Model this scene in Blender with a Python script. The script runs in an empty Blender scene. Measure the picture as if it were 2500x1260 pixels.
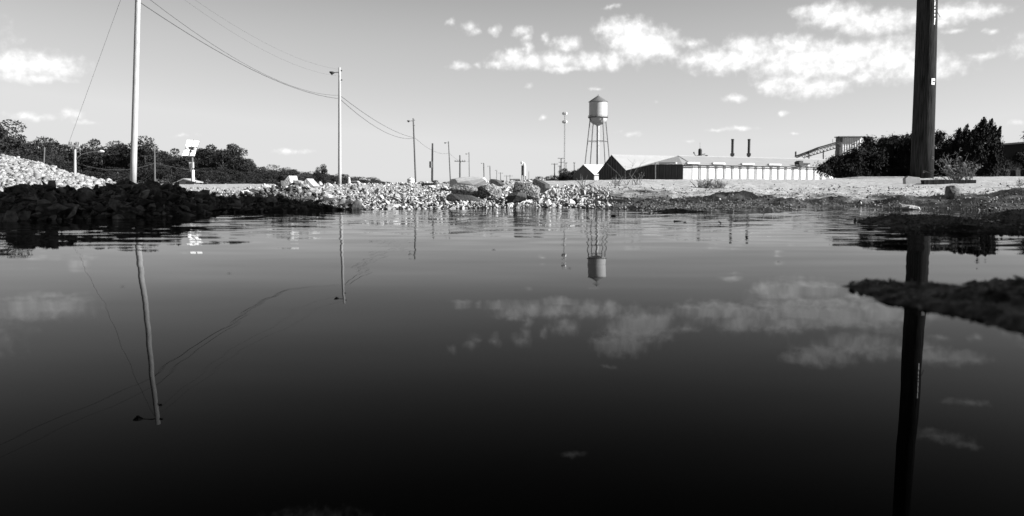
import bpy, bmesh, math, random
import numpy as np
from mathutils import Vector, Matrix, Euler
random.seed(7); RNG = np.random.default_rng(7)
S = bpy.context.scene; COL = S.collection
R = math.radians

# ------------------------------------------------------------------ camera, sky, sun
F = 1975.0; CAMH = 0.15; PITCH = math.atan(170/F)          # photograph is 2500 px wide
cam_d = bpy.data.cameras.new('camera'); cam = bpy.data.objects.new('camera', cam_d); COL.objects.link(cam)
cam.location = (0, 0, CAMH); cam.rotation_euler = (R(90)-PITCH, 0, 0)
cam_d.sensor_width = 36; cam_d.lens = 36*F/2500; cam_d.clip_start = 0.05; cam_d.clip_end = 20000
cam_d.dof.use_dof = True; cam_d.dof.focus_distance = 9.0; cam_d.dof.aperture_fstop = 4.5
S.camera = cam
S.view_settings.view_transform = 'Standard'; S.view_settings.look = 'None'
S.view_settings.gamma = 1; S.view_settings.use_curve_mapping = False
S.view_settings.exposure = 1.0

SUN_AZ, SUN_EL = 103.0, 29.0
sd = bpy.data.lights.new('sun', 'SUN'); sd.energy = 5.0; sd.angle = R(0.5); sd.color = (1, 1, 1)
sun = bpy.data.objects.new('sun', sd); COL.objects.link(sun)
sv = Vector((math.sin(R(SUN_AZ))*math.cos(R(SUN_EL)), math.cos(R(SUN_AZ))*math.cos(R(SUN_EL)), math.sin(R(SUN_EL))))
sun.rotation_euler = sv.to_track_quat('Z', 'Y').to_euler(); sun.location = sv*50

def P(px, py, D):
    """world point at depth D (metres along +Y) seen at photograph pixel px,py"""
    dx, dy = (px-1250)/F, (630-py)/F
    c, s = math.cos(PITCH), math.sin(PITCH)
    v = Vector((dx, dy*s+c, dy*c-s))
    return Vector((0, 0, CAMH)) + v*(D/v.y)

CLOUDS = [ # px, py, rx, ry, thinness
(60,160,75,26,0),(125,158,60,24,.05),(20,152,42,24,.05),(30,185,70,14,.35),(100,190,80,14,.4),
(80,283,70,13,.45),(178,280,26,14,.35),(210,300,45,8,.6),
(1103,52,15,13,.45),(1145,68,26,17,.35),(1160,78,22,14,.5),(1208,74,20,16,.35),(1275,78,28,14,.25),(1285,92,16,18,.35),(1330,95,14,20,.4),(1385,106,36,17,.1),
(1288,122,14,24,.2),(1215,155,32,14,.25),(1248,145,38,20,0),(1300,152,50,18,.05),(1350,146,60,18,.0),(1440,150,50,18,.0),(1498,148,22,22,.0),(1370,168,60,10,.2),
(1125,163,38,13,.4),(1165,158,16,10,.5),
(1485,72,30,16,0),(1515,72,36,20,-.2),(1540,66,14,16,-.1),(1540,92,48,30,-.3),(1575,108,55,30,-.3),(1600,110,36,24,-.1),(1630,128,28,22,.1),
(1690,106,45,18,.4),(1740,140,60,22,.1),(1700,148,60,16,.3),(1825,116,52,24,.0),(1800,145,110,26,.0),(1940,118,42,26,-.1),(1960,150,110,36,-.1),(2080,130,80,26,-.1),(2070,158,90,26,.1),(2180,145,70,36,-.1),(2250,165,75,24,.0),(2110,188,40,14,.2),
(1890,212,40,18,.2),(1980,212,75,26,.1),(1930,195,60,20,.2),(2040,205,40,16,.3),
(1955,28,34,14,.2),(2010,28,44,18,.0),(2050,42,56,24,-.1),(2110,58,55,26,.0),(2160,52,60,24,.05),(2250,46,55,20,.1),(2310,34,60,19,.0),(2385,30,52,15,.1),(2330,76,34,9,.45),(2420,73,18,7,.5),(2300,55,50,14,.3),
(2400,138,30,12,.3),(1795,239,24,12,.15),(1912,280,17,9,.5),(1800,313,55,8,.35),(1745,316,30,7,.45),(1548,325,40,9,.55),(1290,207,14,9,.55),(1330,284,14,8,.5),(1458,215,20,7,.5),(1492,15,30,9,.4),
(720,370,80,9,.62),(440,330,60,8,.68),(2485,296,22,9,.45),(1680,345,22,7,.6),(1940,325,18,5,.55),(1600,252,12,7,.65),
(2410,-85,55,13,.35),(2350,-190,75,20,.35),(2420,-215,40,14,.45),(1410,-240,50,12,.5),(700,-420,160,40,.3),(-300,60,160,50,.0),(-420,250,120,24,.3),(2750,90,150,40,.0),(2900,240,160,30,.2),(3000,-160,180,50,.1)]

def build_world():
    W = bpy.data.worlds.new('World'); S.world = W; W.use_nodes = True
    nt = W.node_tree; nt.nodes.clear(); N = nt.nodes.new; L = nt.links.new
    def math_(op, a, b=None, c=None):
        n = N('ShaderNodeMath'); n.operation = op
        for k, v in enumerate((a, b, c)):
            if v is None: continue
            if isinstance(v, (int, float)): n.inputs[k].default_value = v
            else: L(v, n.inputs[k])
        return n.outputs[0]
    sky = N('ShaderNodeTexSky'); sky.sky_type = 'NISHITA'; sky.sun_disc = False
    sky.sun_elevation = R(SUN_EL); sky.sun_rotation = R(SUN_AZ); sky.air_density = 1.0; sky.dust_density = 0.6; sky.ozone_density = 2
    sp = N('ShaderNodeSeparateColor'); L(sky.outputs[0], sp.inputs[0])
    # black-and-white film behind a red filter
    g = math_('MULTIPLY_ADD', sp.outputs[1], 0.20, math_('MULTIPLY', sp.outputs[0], 0.80))
    g = math_('MULTIPLY', math_('POWER', math_('MULTIPLY', g, SKY_K), SKY_P), SKY_G)
    g = math_('MINIMUM', g, 3.8)
    tc = N('ShaderNodeTexCoord'); sx = N('ShaderNodeSeparateXYZ'); L(tc.outputs['Generated'], sx.inputs[0])
    az = math_('ARCTAN2', sx.outputs[0], sx.outputs[1]); el = math_('ARCSINE', sx.outputs[2])
    hi_ = N('ShaderNodeMapRange'); hi_.interpolation_type = 'SMOOTHSTEP'; L(el, hi_.inputs[0])
    hi_.inputs[1].default_value = R(9); hi_.inputs[2].default_value = R(27); hi_.inputs[3].default_value = 1.0; hi_.inputs[4].default_value = .10
    g = math_('MULTIPLY', g, hi_.outputs[0])
    cv = N('ShaderNodeCombineXYZ'); L(az, cv.inputs[0]); L(el, cv.inputs[1])
    # warp
    nz = N('ShaderNodeTexNoise'); nz.inputs['Scale'].default_value = 38; nz.inputs['Detail'].default_value = 6; nz.inputs['Roughness'].default_value = .6
    L(cv.outputs[0], nz.inputs['Vector'])
    nz2 = N('ShaderNodeTexNoise'); nz2.inputs['Scale'].default_value = 95; nz2.inputs['Detail'].default_value = 4; nz2.inputs['Roughness'].default_value = .55
    L(cv.outputs[0], nz2.inputs['Vector'])
    wv = N('ShaderNodeVectorMath'); wv.operation = 'MULTIPLY_ADD'
    L(nz.outputs['Color'], wv.inputs[0]); wv.inputs[1].default_value = (.016, .013, 0)
    sub = N('ShaderNodeVectorMath'); sub.operation = 'ADD'; L(cv.outputs[0], sub.inputs[0]); sub.inputs[1].default_value = (-.008, -.0065, 0)
    L(sub.outputs[0], wv.inputs[2])
    d = None
    for (px, py, rx, ry, k) in CLOUDS:
        v = P(px, py, 100)-Vector((0, 0, CAMH)); v.normalize()
        a, e = math.atan2(v.x, v.y), math.asin(v.z)
        kx, ky = F/rx*.86, F/ry*.86
        m = N('ShaderNodeVectorMath'); m.operation = 'MULTIPLY_ADD'; L(wv.outputs[0], m.inputs[0])
        m.inputs[1].default_value = (kx, ky, 0); m.inputs[2].default_value = (-a*kx, -e*ky, 0)
        ln = N('ShaderNodeVectorMath'); ln.operation = 'LENGTH'; L(m.outputs[0], ln.inputs[0])
        o = math_('ADD', ln.outputs['Value'], k)
        if d is None: d = o
        else:
            q = N('ShaderNodeMath'); q.operation = 'SMOOTH_MIN'; L(d, q.inputs[0]); L(o, q.inputs[1]); q.inputs[2].default_value = .25; d = q.outputs[0]
    f = math_('SUBTRACT', 1.3, d)
    f = math_('ADD', f, math_('MULTIPLY', math_('SUBTRACT', nz2.outputs[0], .5), 1.05))
    f = math_('ADD', f, math_('MULTIPLY', math_('SUBTRACT', nz.outputs[0], .5), .9))
    mr = N('ShaderNodeMapRange'); mr.interpolation_type = 'SMOOTHSTEP'; L(f, mr.inputs[0])
    mr.inputs[1].default_value = .0; mr.inputs[2].default_value = 1.3
    al = math_('MULTIPLY', mr.outputs[0], .93)
    cl = math_('ADD', CLOUD_V, math_('MULTIPLY', math_('SUBTRACT', nz2.outputs[0], .5), CLOUD_V*.7))
    mx = N('ShaderNodeMix'); mx.data_type = 'FLOAT'; L(al, mx.inputs[0]); L(g, mx.inputs[2]); L(cl, mx.inputs[3])
    bg = N('ShaderNodeBackground'); L(mx.outputs[0], bg.inputs[0]); bg.inputs[1].default_value = .1
    out = N('ShaderNodeOutputWorld'); L(bg.outputs[0], out.inputs[0])
    W.cycles.sampling_method = 'MANUAL'; W.cycles.sample_map_resolution = 512
SKY_K, SKY_P, SKY_G, CLOUD_V = 0.2, .68, 4.1, 5.7
build_world()

# ------------------------------------------------------------------ materials (all grey: a black-and-white photograph)
def mat(name, lo, hi=None, scale=8, vary=0, world=False, rough=.8, metal=0, bump=0, stretch=(1, 1, 1), detail=5, spec=.3, c0=.3, c1=.7, bscale=None):
    m = bpy.data.materials.new(name); m.use_nodes = True; nt = m.node_tree; N = nt.nodes.new; L = nt.links.new
    b = nt.nodes['Principled BSDF']; b.inputs['Roughness'].default_value = rough; b.inputs['Metallic'].default_value = metal
    b.inputs['Specular IOR Level'].default_value = spec
    hi = lo if hi is None else hi
    tc = N('ShaderNodeTexCoord'); mp = N('ShaderNodeMapping'); mp.inputs['Scale'].default_value = stretch
    if world: L(N('ShaderNodeNewGeometry').outputs['Position'], mp.inputs[0])
    else: L(tc.outputs['Object'], mp.inputs[0])
    nz = N('ShaderNodeTexNoise'); nz.inputs['Scale'].default_value = scale; nz.inputs['Detail'].default_value = detail; nz.inputs['Roughness'].default_value = .65
    L(mp.outputs[0], nz.inputs['Vector'])
    r = N('ShaderNodeMapRange'); L(nz.outputs[0], r.inputs[0]); r.inputs[1].default_value = c0; r.inputs[2].default_value = c1
    r.inputs[3].default_value = lo; r.inputs[4].default_value = hi
    if vary:
        ge = N('ShaderNodeNewGeometry'); oi = N('ShaderNodeObjectInfo'); ad = N('ShaderNodeMath'); ad.operation = 'ADD'; L(ge.outputs['Random Per Island'], ad.inputs[0]); L(oi.outputs['Random'], ad.inputs[1])
        fr = N('ShaderNodeMath'); fr.operation = 'FRACT'; L(ad.outputs[0], fr.inputs[0])
        v = N('ShaderNodeMath'); v.operation = 'MULTIPLY_ADD'; L(fr.outputs[0], v.inputs[0]); v.inputs[1].default_value = 2*vary; v.inputs[2].default_value = 1-vary
        mu = N('ShaderNodeMath'); mu.operation = 'MULTIPLY'; L(r.outputs[0], mu.inputs[0]); L(v.outputs[0], mu.inputs[1]); L(mu.outputs[0], b.inputs['Base Color'])
    else: L(r.outputs[0], b.inputs['Base Color'])
    if bump:
        bn = N('ShaderNodeTexNoise'); bn.inputs['Scale'].default_value = bscale or scale*2.5; bn.inputs['Detail'].default_value = 4; L(mp.outputs[0], bn.inputs['Vector'])
        bp = N('ShaderNodeBump'); bp.inputs['Strength'].default_value = 1; bp.inputs['Distance'].default_value = bump
        L(bn.outputs[0], bp.inputs['Height']); L(bp.outputs[0], b.inputs['Normal'])
    return m
M = {}
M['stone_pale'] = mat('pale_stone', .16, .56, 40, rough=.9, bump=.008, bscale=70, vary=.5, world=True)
M['stone_dark'] = mat('dark_and_shaded_stone', .03, .22, 30, rough=.7, bump=.005, bscale=60, vary=.75, world=True)  # dark stone; on the left heap its tone is partly painted shade
M['boulder_dark'] = mat('dark_boulder', .03, .09, 50, rough=.9, bump=.006, bscale=60, world=True)
M['stone_moss'] = mat('mossy_stone', .02, .38, 70, rough=.95, bump=.02, bscale=60, world=True, c0=.38, c1=.62)
M['gravel'] = mat('gravel_stone', .17, .38, 40, rough=.9, vary=.42, world=True)
M['white'] = mat('white_paint', .62, .78, 2, rough=.6)
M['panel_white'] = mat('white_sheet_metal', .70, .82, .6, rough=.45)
M['grey_panel'] = mat('grey_sheet_metal', .40, .46, .6, rough=.5)
M['roof'] = mat('pale_metal_roof', .34, .40, .4, rough=.55, stretch=(1, 1, 1))
M['dark_panel'] = mat('dark_and_shaded_metal', .10, .15, .6, rough=.6)  # dark metal; on the unlit gable ends the tone is painted shade
M['tank'] = mat('silver_tank_paint', .48, .60, .35, rough=.5, metal=.0, stretch=(1, 1, .4))
M['steel'] = mat('weathered_steel', .14, .24, 3, rough=.6, metal=.3)
M['dark_steel'] = mat('dark_steel', .03, .05, 3, rough=.6)
M['wood_pale'] = mat('weathered_pole_wood', .30, .55, 5, rough=.85, bump=.004, stretch=(8, 8, .5))
M['wood_dark'] = mat('creosoted_pole_wood', .004, .055, 6, rough=.9, spec=.05, bump=.006, stretch=(9, 9, .5))
M['wood_mid'] = mat('grey_pole_wood', .09, .16, 5, rough=.85, stretch=(8, 8, .5))
M['cable'] = mat('cable_rubber', .04, .06, 5, rough=.6)
M['leaf'] = mat('foliage', .014, .034, .8, rough=.8)
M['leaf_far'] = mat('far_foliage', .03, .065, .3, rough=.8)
M['leaf_dark'] = mat('juniper_foliage', .006, .022, 1.5, rough=.85)
M['bark'] = mat('bark', .05, .09, 8, rough=.9)
M['twig'] = mat('dry_stalk', .10, .20, 20, rough=.9)
M['glass'] = mat('window_glass', .03, .04, 3, rough=.15)
M['concrete'] = mat('concrete', .30, .48, 10, rough=.9, bump=.003)
M['brick_dark'] = mat('dark_cladding', .012, .022, 1, rough=.8)
M['dim_pane'] = mat('dusty_pane', .06, .09, 2, rough=.4)
M['tag'] = mat('tag_metal', .55, .8, 12, rough=.5)

def ground_material():
    m = bpy.data.materials.new('mud_and_dust'); m.use_nodes = True; nt = m.node_tree; N = nt.nodes.new; L = nt.links.new
    b = nt.nodes['Principled BSDF']
    ge = N('ShaderNodeNewGeometry'); sp = N('ShaderNodeSeparateXYZ'); L(ge.outputs['Position'], sp.inputs[0])
    def noise(sc, det, rg=.6):
        n = N('ShaderNodeTexNoise'); n.inputs['Scale'].default_value = sc; n.inputs['Detail'].default_value = det; n.inputs['Roughness'].default_value = rg
        L(ge.outputs['Position'], n.inputs['Vector']); return n.outputs[0]
    n1, n2, n3 = noise(1.6, 6), noise(14, 5), noise(70, 3)
    def mm(op, a, b_):
        n = N('ShaderNodeMath'); n.operation = op
        for k, v in enumerate((a, b_)):
            if isinstance(v, (int, float)): n.inputs[k].default_value = v
            else: L(v, n.inputs[k])
        return n.outputs[0]
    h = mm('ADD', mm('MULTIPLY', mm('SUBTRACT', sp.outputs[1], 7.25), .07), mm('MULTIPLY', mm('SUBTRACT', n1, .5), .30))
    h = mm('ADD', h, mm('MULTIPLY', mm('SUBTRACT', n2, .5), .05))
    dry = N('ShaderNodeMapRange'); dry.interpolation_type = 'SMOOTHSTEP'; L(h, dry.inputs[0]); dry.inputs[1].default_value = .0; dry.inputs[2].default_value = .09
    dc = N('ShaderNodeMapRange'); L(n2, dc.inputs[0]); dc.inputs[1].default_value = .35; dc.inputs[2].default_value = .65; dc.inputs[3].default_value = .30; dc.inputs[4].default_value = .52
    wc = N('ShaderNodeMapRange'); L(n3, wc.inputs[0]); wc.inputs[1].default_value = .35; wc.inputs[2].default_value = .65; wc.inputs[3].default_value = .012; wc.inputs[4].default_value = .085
    wet_shade = N('ShaderNodeMapRange'); wet_shade.interpolation_type = 'SMOOTHSTEP'; L(noise(3.2, 5), wet_shade.inputs[0]); wet_shade.inputs[1].default_value = .44; wet_shade.inputs[2].default_value = .60; wet_shade.inputs[3].default_value = .10; wet_shade.inputs[4].default_value = 1.5  # black patches: wet mud, plus painted shade for the bank's shadow zones
    mx = N('ShaderNodeMix'); mx.data_type = 'FLOAT'; L(dry.outputs[0], mx.inputs[0]); L(mm('MULTIPLY', wc.outputs[0], wet_shade.outputs[0]), mx.inputs[2]); L(dc.outputs[0], mx.inputs[3])
    ln = N('ShaderNodeVectorMath'); ln.operation = 'LENGTH'; L(ge.outputs['Position'], ln.inputs[0])
    fr_ = N('ShaderNodeMapRange'); fr_.interpolation_type = 'SMOOTHSTEP'; L(ln.outputs['Value'], fr_.inputs[0]); fr_.inputs[1].default_value = 17; fr_.inputs[2].default_value = 24
    fg = N('ShaderNodeMapRange'); L(noise(.15, 5), fg.inputs[0]); fg.inputs[1].default_value = .3; fg.inputs[2].default_value = .7; fg.inputs[3].default_value = .05; fg.inputs[4].default_value = .13
    m2 = N('ShaderNodeMix'); m2.data_type = 'FLOAT'; L(fr_.outputs[0], m2.inputs[0]); L(mx.outputs[0], m2.inputs[2]); L(fg.outputs[0], m2.inputs[3])
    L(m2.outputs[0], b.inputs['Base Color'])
    rg = N('ShaderNodeMapRange'); L(dry.outputs[0], rg.inputs[0]); rg.inputs[3].default_value = .6; rg.inputs[4].default_value = .95; L(rg.outputs[0], b.inputs['Roughness'])
    b.inputs['Specular IOR Level'].default_value = .3
    bp = N('ShaderNodeBump'); bp.inputs['Distance'].default_value = .015; bp.inputs['Strength'].default_value = 1
    L(mm('ADD', n3, n2), bp.inputs['Height']); L(bp.outputs[0], b.inputs['Normal'])
    return m
def water_material():
    m = bpy.data.materials.new('dark_puddle_water'); m.use_nodes = True; nt = m.node_tree; N = nt.nodes.new; L = nt.links.new
    b = nt.nodes['Principled BSDF']; b.inputs['Base Color'].default_value = (.002, .002, .002, 1)
    b.inputs['Roughness'].default_value = 0.0; b.inputs['IOR'].default_value = WATER_IOR
    ge = N('ShaderNodeNewGeometry'); sp = N('ShaderNodeSeparateXYZ'); L(ge.outputs['Position'], sp.inputs[0])
    mp = N('ShaderNodeMapping'); mp.vector_type = 'POINT'; mp.inputs['Scale'].default_value = (.33, 1, 1); mp.inputs['Rotation'].default_value = (0, 0, R(5))
    L(ge.outputs['Position'], mp.inputs[0])
    def noise(sc, det):
        n = N('ShaderNodeTexNoise'); n.inputs['Scale'].default_value = sc; n.inputs['Detail'].default_value = det; L(mp.outputs[0], n.inputs['Vector']); return n.outputs['Color']
    a, c, e = noise(8.5, 1), noise(18, 1), noise(2.2, 0)
    def vm(op, x, y=None):
        n = N('ShaderNodeVectorMath'); n.operation = op
        for k, v in enumerate((x, y)):
            if v is None: continue
            if isinstance(v, tuple): n.inputs[k].default_value = v
            else: L(v, n.inputs[k])
        return n.outputs[0]
    def mrg(a0, a1, b0, b1):
        n = N('ShaderNodeMapRange'); n.interpolation_type = 'SMOOTHSTEP'; L(sp.outputs[1], n.inputs[0])
        for k, v in enumerate((a0, a1, b0, b1)): n.inputs[k+1].default_value = v
        return n.outputs[0]
    def sc(vec, f, k):
        n = N('ShaderNodeVectorMath'); n.operation = 'SCALE'; L(vm('MULTIPLY', vm('SUBTRACT', vec, (.5, .5, .5)), (k*.7, k, 0)), n.inputs[0]); L(f, n.inputs['Scale']); return n.outputs[0]
    s = vm('ADD', sc(a, mrg(.8, 3.0, .22, 1.0), RIP[0]), sc(c, mrg(1.6, 3.6, .05, 1.0), RIP[1]))
    s = vm('ADD', s, sc(e, mrg(.5, 3.0, .6, 1.0), RIP[2]))
    nrm = vm('NORMALIZE', vm('ADD', s, (0, 0, 1)))
    L(nrm, b.inputs['Normal'])
    return m
WATER_IOR = 1.052; RIP = (.042, .105, .014)

# ------------------------------------------------------------------ helpers
def tag(o, label=None, cat=None, group=None, kind=None):
    if label: o['label'] = label
    if cat: o['category'] = cat
    if group: o['group'] = group
    if kind: o['kind'] = kind
    return o
def empty(name, loc=(0, 0, 0), rz=0):
    o = bpy.data.objects.new(name, None); COL.objects.link(o); o.location = loc; o.rotation_euler[2] = rz; o.empty_display_size = .2
    return o
def thing(name, label, cat, loc=(0, 0, 0), rz=0, group=None):
    return tag(empty(name, loc, rz), label, cat, group)
class MB:
    def __init__(s): s.v = []; s.f = []
    def add(s, vs, fs):
        n = len(s.v); s.v += [tuple(v) for v in vs]; s.f += [tuple(i+n for i in f) for f in fs]
    def box(s, c, d, rz=0, rot=None):
        x, y, z = d[0]/2, d[1]/2, d[2]/2
        m = rot.to_matrix() if rot is not None else Matrix.Rotation(rz, 3, 'Z')
        vs = [m @ Vector((a*x, b*y, e*z))+Vector(c) for a in (-1, 1) for b in (-1, 1) for e in (-1, 1)]
        s.add(vs, [(0, 1, 3, 2), (4, 6, 7, 5), (0, 4, 5, 1), (2, 3, 7, 6), (0, 2, 6, 4), (1, 5, 7, 3)]); return s
    def tube(s, pts, r, n=8, cap=True):
        pts = [Vector(p) for p in pts]; rs = r if isinstance(r, (list, tuple)) else [r]*len(pts)
        vs = []
        for i, p in enumerate(pts):
            d = (pts[min(i+1, len(pts)-1)]-pts[max(i-1, 0)]).normalized()
            a = d.cross(Vector((0, 1, 0))) if abs(d.y) < .9 else d.cross(Vector((1, 0, 0)))
            a.normalize(); b = d.cross(a)
            vs += [p+(a*math.cos(2*math.pi*k/n)+b*math.sin(2*math.pi*k/n))*rs[i] for k in range(n)]
        fs = [(i*n+k, i*n+(k+1) % n, (i+1)*n+(k+1) % n, (i+1)*n+k) for i in range(len(pts)-1) for k in range(n)]
        if cap: fs += [tuple(range(n))[::-1], tuple((len(pts)-1)*n+k for k in range(n))]
        s.add(vs, fs); return s
    def lathe(s, prof, c=(0, 0, 0), n=32):
        vs = [(c[0]+r*math.cos(2*math.pi*k/n), c[1]+r*math.sin(2*math.pi*k/n), c[2]+z) for r, z in prof for k in range(n)]
        fs = [(i*n+k, i*n+(k+1) % n, (i+1)*n+(k+1) % n, (i+1)*n+k) for i in range(len(prof)-1) for k in range(n)]
        s.add(vs, fs); return s
    def poly(s, pts, e):                       # polygon extruded by vector e
        n = len(pts); e = Vector(e); vs = [Vector(p) for p in pts]+[Vector(p)+e for p in pts]
        s.add(vs, [tuple(range(n)), tuple(range(2*n-1, n-1, -1))]+[(i, i+n, (i+1) % n+n, (i+1) % n) for i in range(n)]); return s
    def build(s, name, m, parent=None, smooth=False):
        me = bpy.data.meshes.new(name); me.from_pydata(s.v, [], s.f); me.update()
        bm = bmesh.new(); bm.from_mesh(me); bmesh.ops.recalc_face_normals(bm, faces=bm.faces); bm.to_mesh(me); bm.free()
        me.materials.append(M[m] if isinstance(m, str) else m)
        if smooth: me.shade_smooth()
        o = bpy.data.objects.new(name, me); COL.objects.link(o); o.parent = parent
        return o
def np_mesh(name, v, f, m, parent=None):       # v (n,3) f (k,4) arrays
    me = bpy.data.meshes.new(name); me.vertices.add(len(v)); me.vertices.foreach_set('co', np.asarray(v, np.float32).ravel())
    k = f.shape[1]; me.loops.add(f.size); me.loops.foreach_set('vertex_index', f.ravel().astype(np.int32))
    me.polygons.add(len(f)); me.polygons.foreach_set('loop_start', (np.arange(len(f))*k).astype(np.int32))
    me.update(calc_edges=True); me.validate(); me.materials.append(M[m] if isinstance(m, str) else m)
    o = bpy.data.objects.new(name, me); COL.objects.link(o); o.parent = parent
    return o
def copy_tree(o, parent=None):
    c = o.copy(); COL.objects.link(c); c.parent = parent
    for ch in list(o.children): copy_tree(ch, c)
    return c

# ------------------------------------------------------------------ terrain height
def _h(ix, iy, s):
    n = (ix*374761393 + iy*668265263 + s*2147483647) & 0xffffffff
    n = ((n ^ (n >> 13))*1274126177) & 0xffffffff
    return ((n ^ (n >> 16)) & 0xffff)/65535.0
def vnoise(x, y, s=0):
    ix = np.floor(x).astype(np.int64); iy = np.floor(y).astype(np.int64); fx = x-ix; fy = y-iy
    fx = fx*fx*(3-2*fx); fy = fy*fy*(3-2*fy)
    a = _h(ix, iy, s); b = _h(ix+1, iy, s); c = _h(ix, iy+1, s); d = _h(ix+1, iy+1, s)
    return (a*(1-fx)+b*fx)*(1-fy)+(c*(1-fx)+d*fx)*fy
def fbm(x, y, o=4, s=0):
    r = np.zeros_like(x); a = .5; t = 0
    for k in range(o): r += a*vnoise(x*2**k+17.3*k, y*2**k-9.1*k, s+k); t += a; a *= .5
    return r/t-.5
def wp(px, py):                                 # water-plane point under a pixel
    v = P(px, py, 1)-Vector((0, 0, CAMH)); t = -CAMH/v.z; return (v.x*t, v.y*t)
BARS = [([(2052,700),(2110,692),(2180,697),(2260,702),(2360,707),(2395,688),(2500,692),(2800,690),(2800,900),(2500,822),(2400,783),(2300,763),(2210,748),(2110,718)], .010, .25),
        ([(2085,538),(2200,534),(2320,538),(2420,548),(2490,560),(2700,562),(2700,569),(2400,567),(2260,563),(2170,555)], .022, .25),
        ([(2390,530),(2450,522),(2520,520),(2750,522),(2750,548),(2500,540)], .03, .25),
        ([(1560,512),(1640,507),(1760,507),(1860,505),(1960,514),(1880,517),(1760,517),(1640,519),(1600,517)], .018, .2)]
def bar_height(x, y):
    z = np.full_like(x, -9.0)
    for poly, top, sl in BARS:
        q = [wp(*p) for p in poly]; n = len(q); ins = np.zeros(x.shape, bool); dist = np.full_like(x, 9.0)
        for i in range(n):
            (x0, y0), (x1, y1) = q[i], q[(i+1) % n]
            c = ((y0 > y) != (y1 > y)) & (x < (x1-x0)*(y-y0)/((y1-y0) or 1e-9)+x0); ins ^= c
            L2 = (x1-x0)**2+(y1-y0)**2; t = np.clip(((x-x0)*(x1-x0)+(y-y0)*(y1-y0))/L2, 0, 1)
            dist = np.minimum(dist, np.hypot(x-x0-t*(x1-x0), y-y0-t*(y1-y0)))
        sdv = np.where(ins, dist, -dist)
        sdv = sdv+fbm(x*14, y*14, 5, 31)*.07+np.where(y < 2, fbm(x*55, y*55, 3, 37)*.03, 0)
        hh = np.clip(sdv*sl, -.08, top)+np.clip(sdv*10, 0, 1)*(fbm(x*22, y*22, 4, 5)*.02+np.maximum(fbm(x*60, y*60, 3, 8), 0)*.012)
        z = np.maximum(z, hh)
    return z
SHX = [-600,0,200,400,600,850,1100,1400,1500,1600,1700,1900,2000,2130,2200,2300,2400,2500,3000]
SHD = [3.5,3.7,4.0,4.3,5.2,5.7,6.1,6.4,5.8,5.5,5.9,6.2,6.7,6.7,5.9,6.1,5.6,5.1,4.6]
RDX = [-600,500,900,1100,1300,1400,1600,2000,2100,2500,3200]
RDY = [450,450,450,448,444,440,439,438,432,432,432]
RDD = [16,14,12,11,11,11,12,13,14.5,14.5,15]
HPX = [-500,0,50,85,150,200,250,300,400,430,470,520,600,640,680,720,760,800,830,870,900]
HPY = [470,467,454,447,451,458,452,444,444,450,462,472,470,462,455,458,464,471,482,500,512]
MOUNDS = [(1800,7.3,.05,.26,.12),(1878,7.0,.065,.09,.09),(1950,6.9,.05,.2,.12),(1740,7.2,.04,.25,.12),(2040,7.6,.05,.25,.12),(2180,7.2,.05,.25,.15),(2300,7.3,.05,.3,.15),(2330,6.5,.03,.3,.15),(2460,7.6,.04,.45,.15),(2120,8.8,.035,.2,.1),(1640,7.8,.03,.25,.1)]
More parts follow.
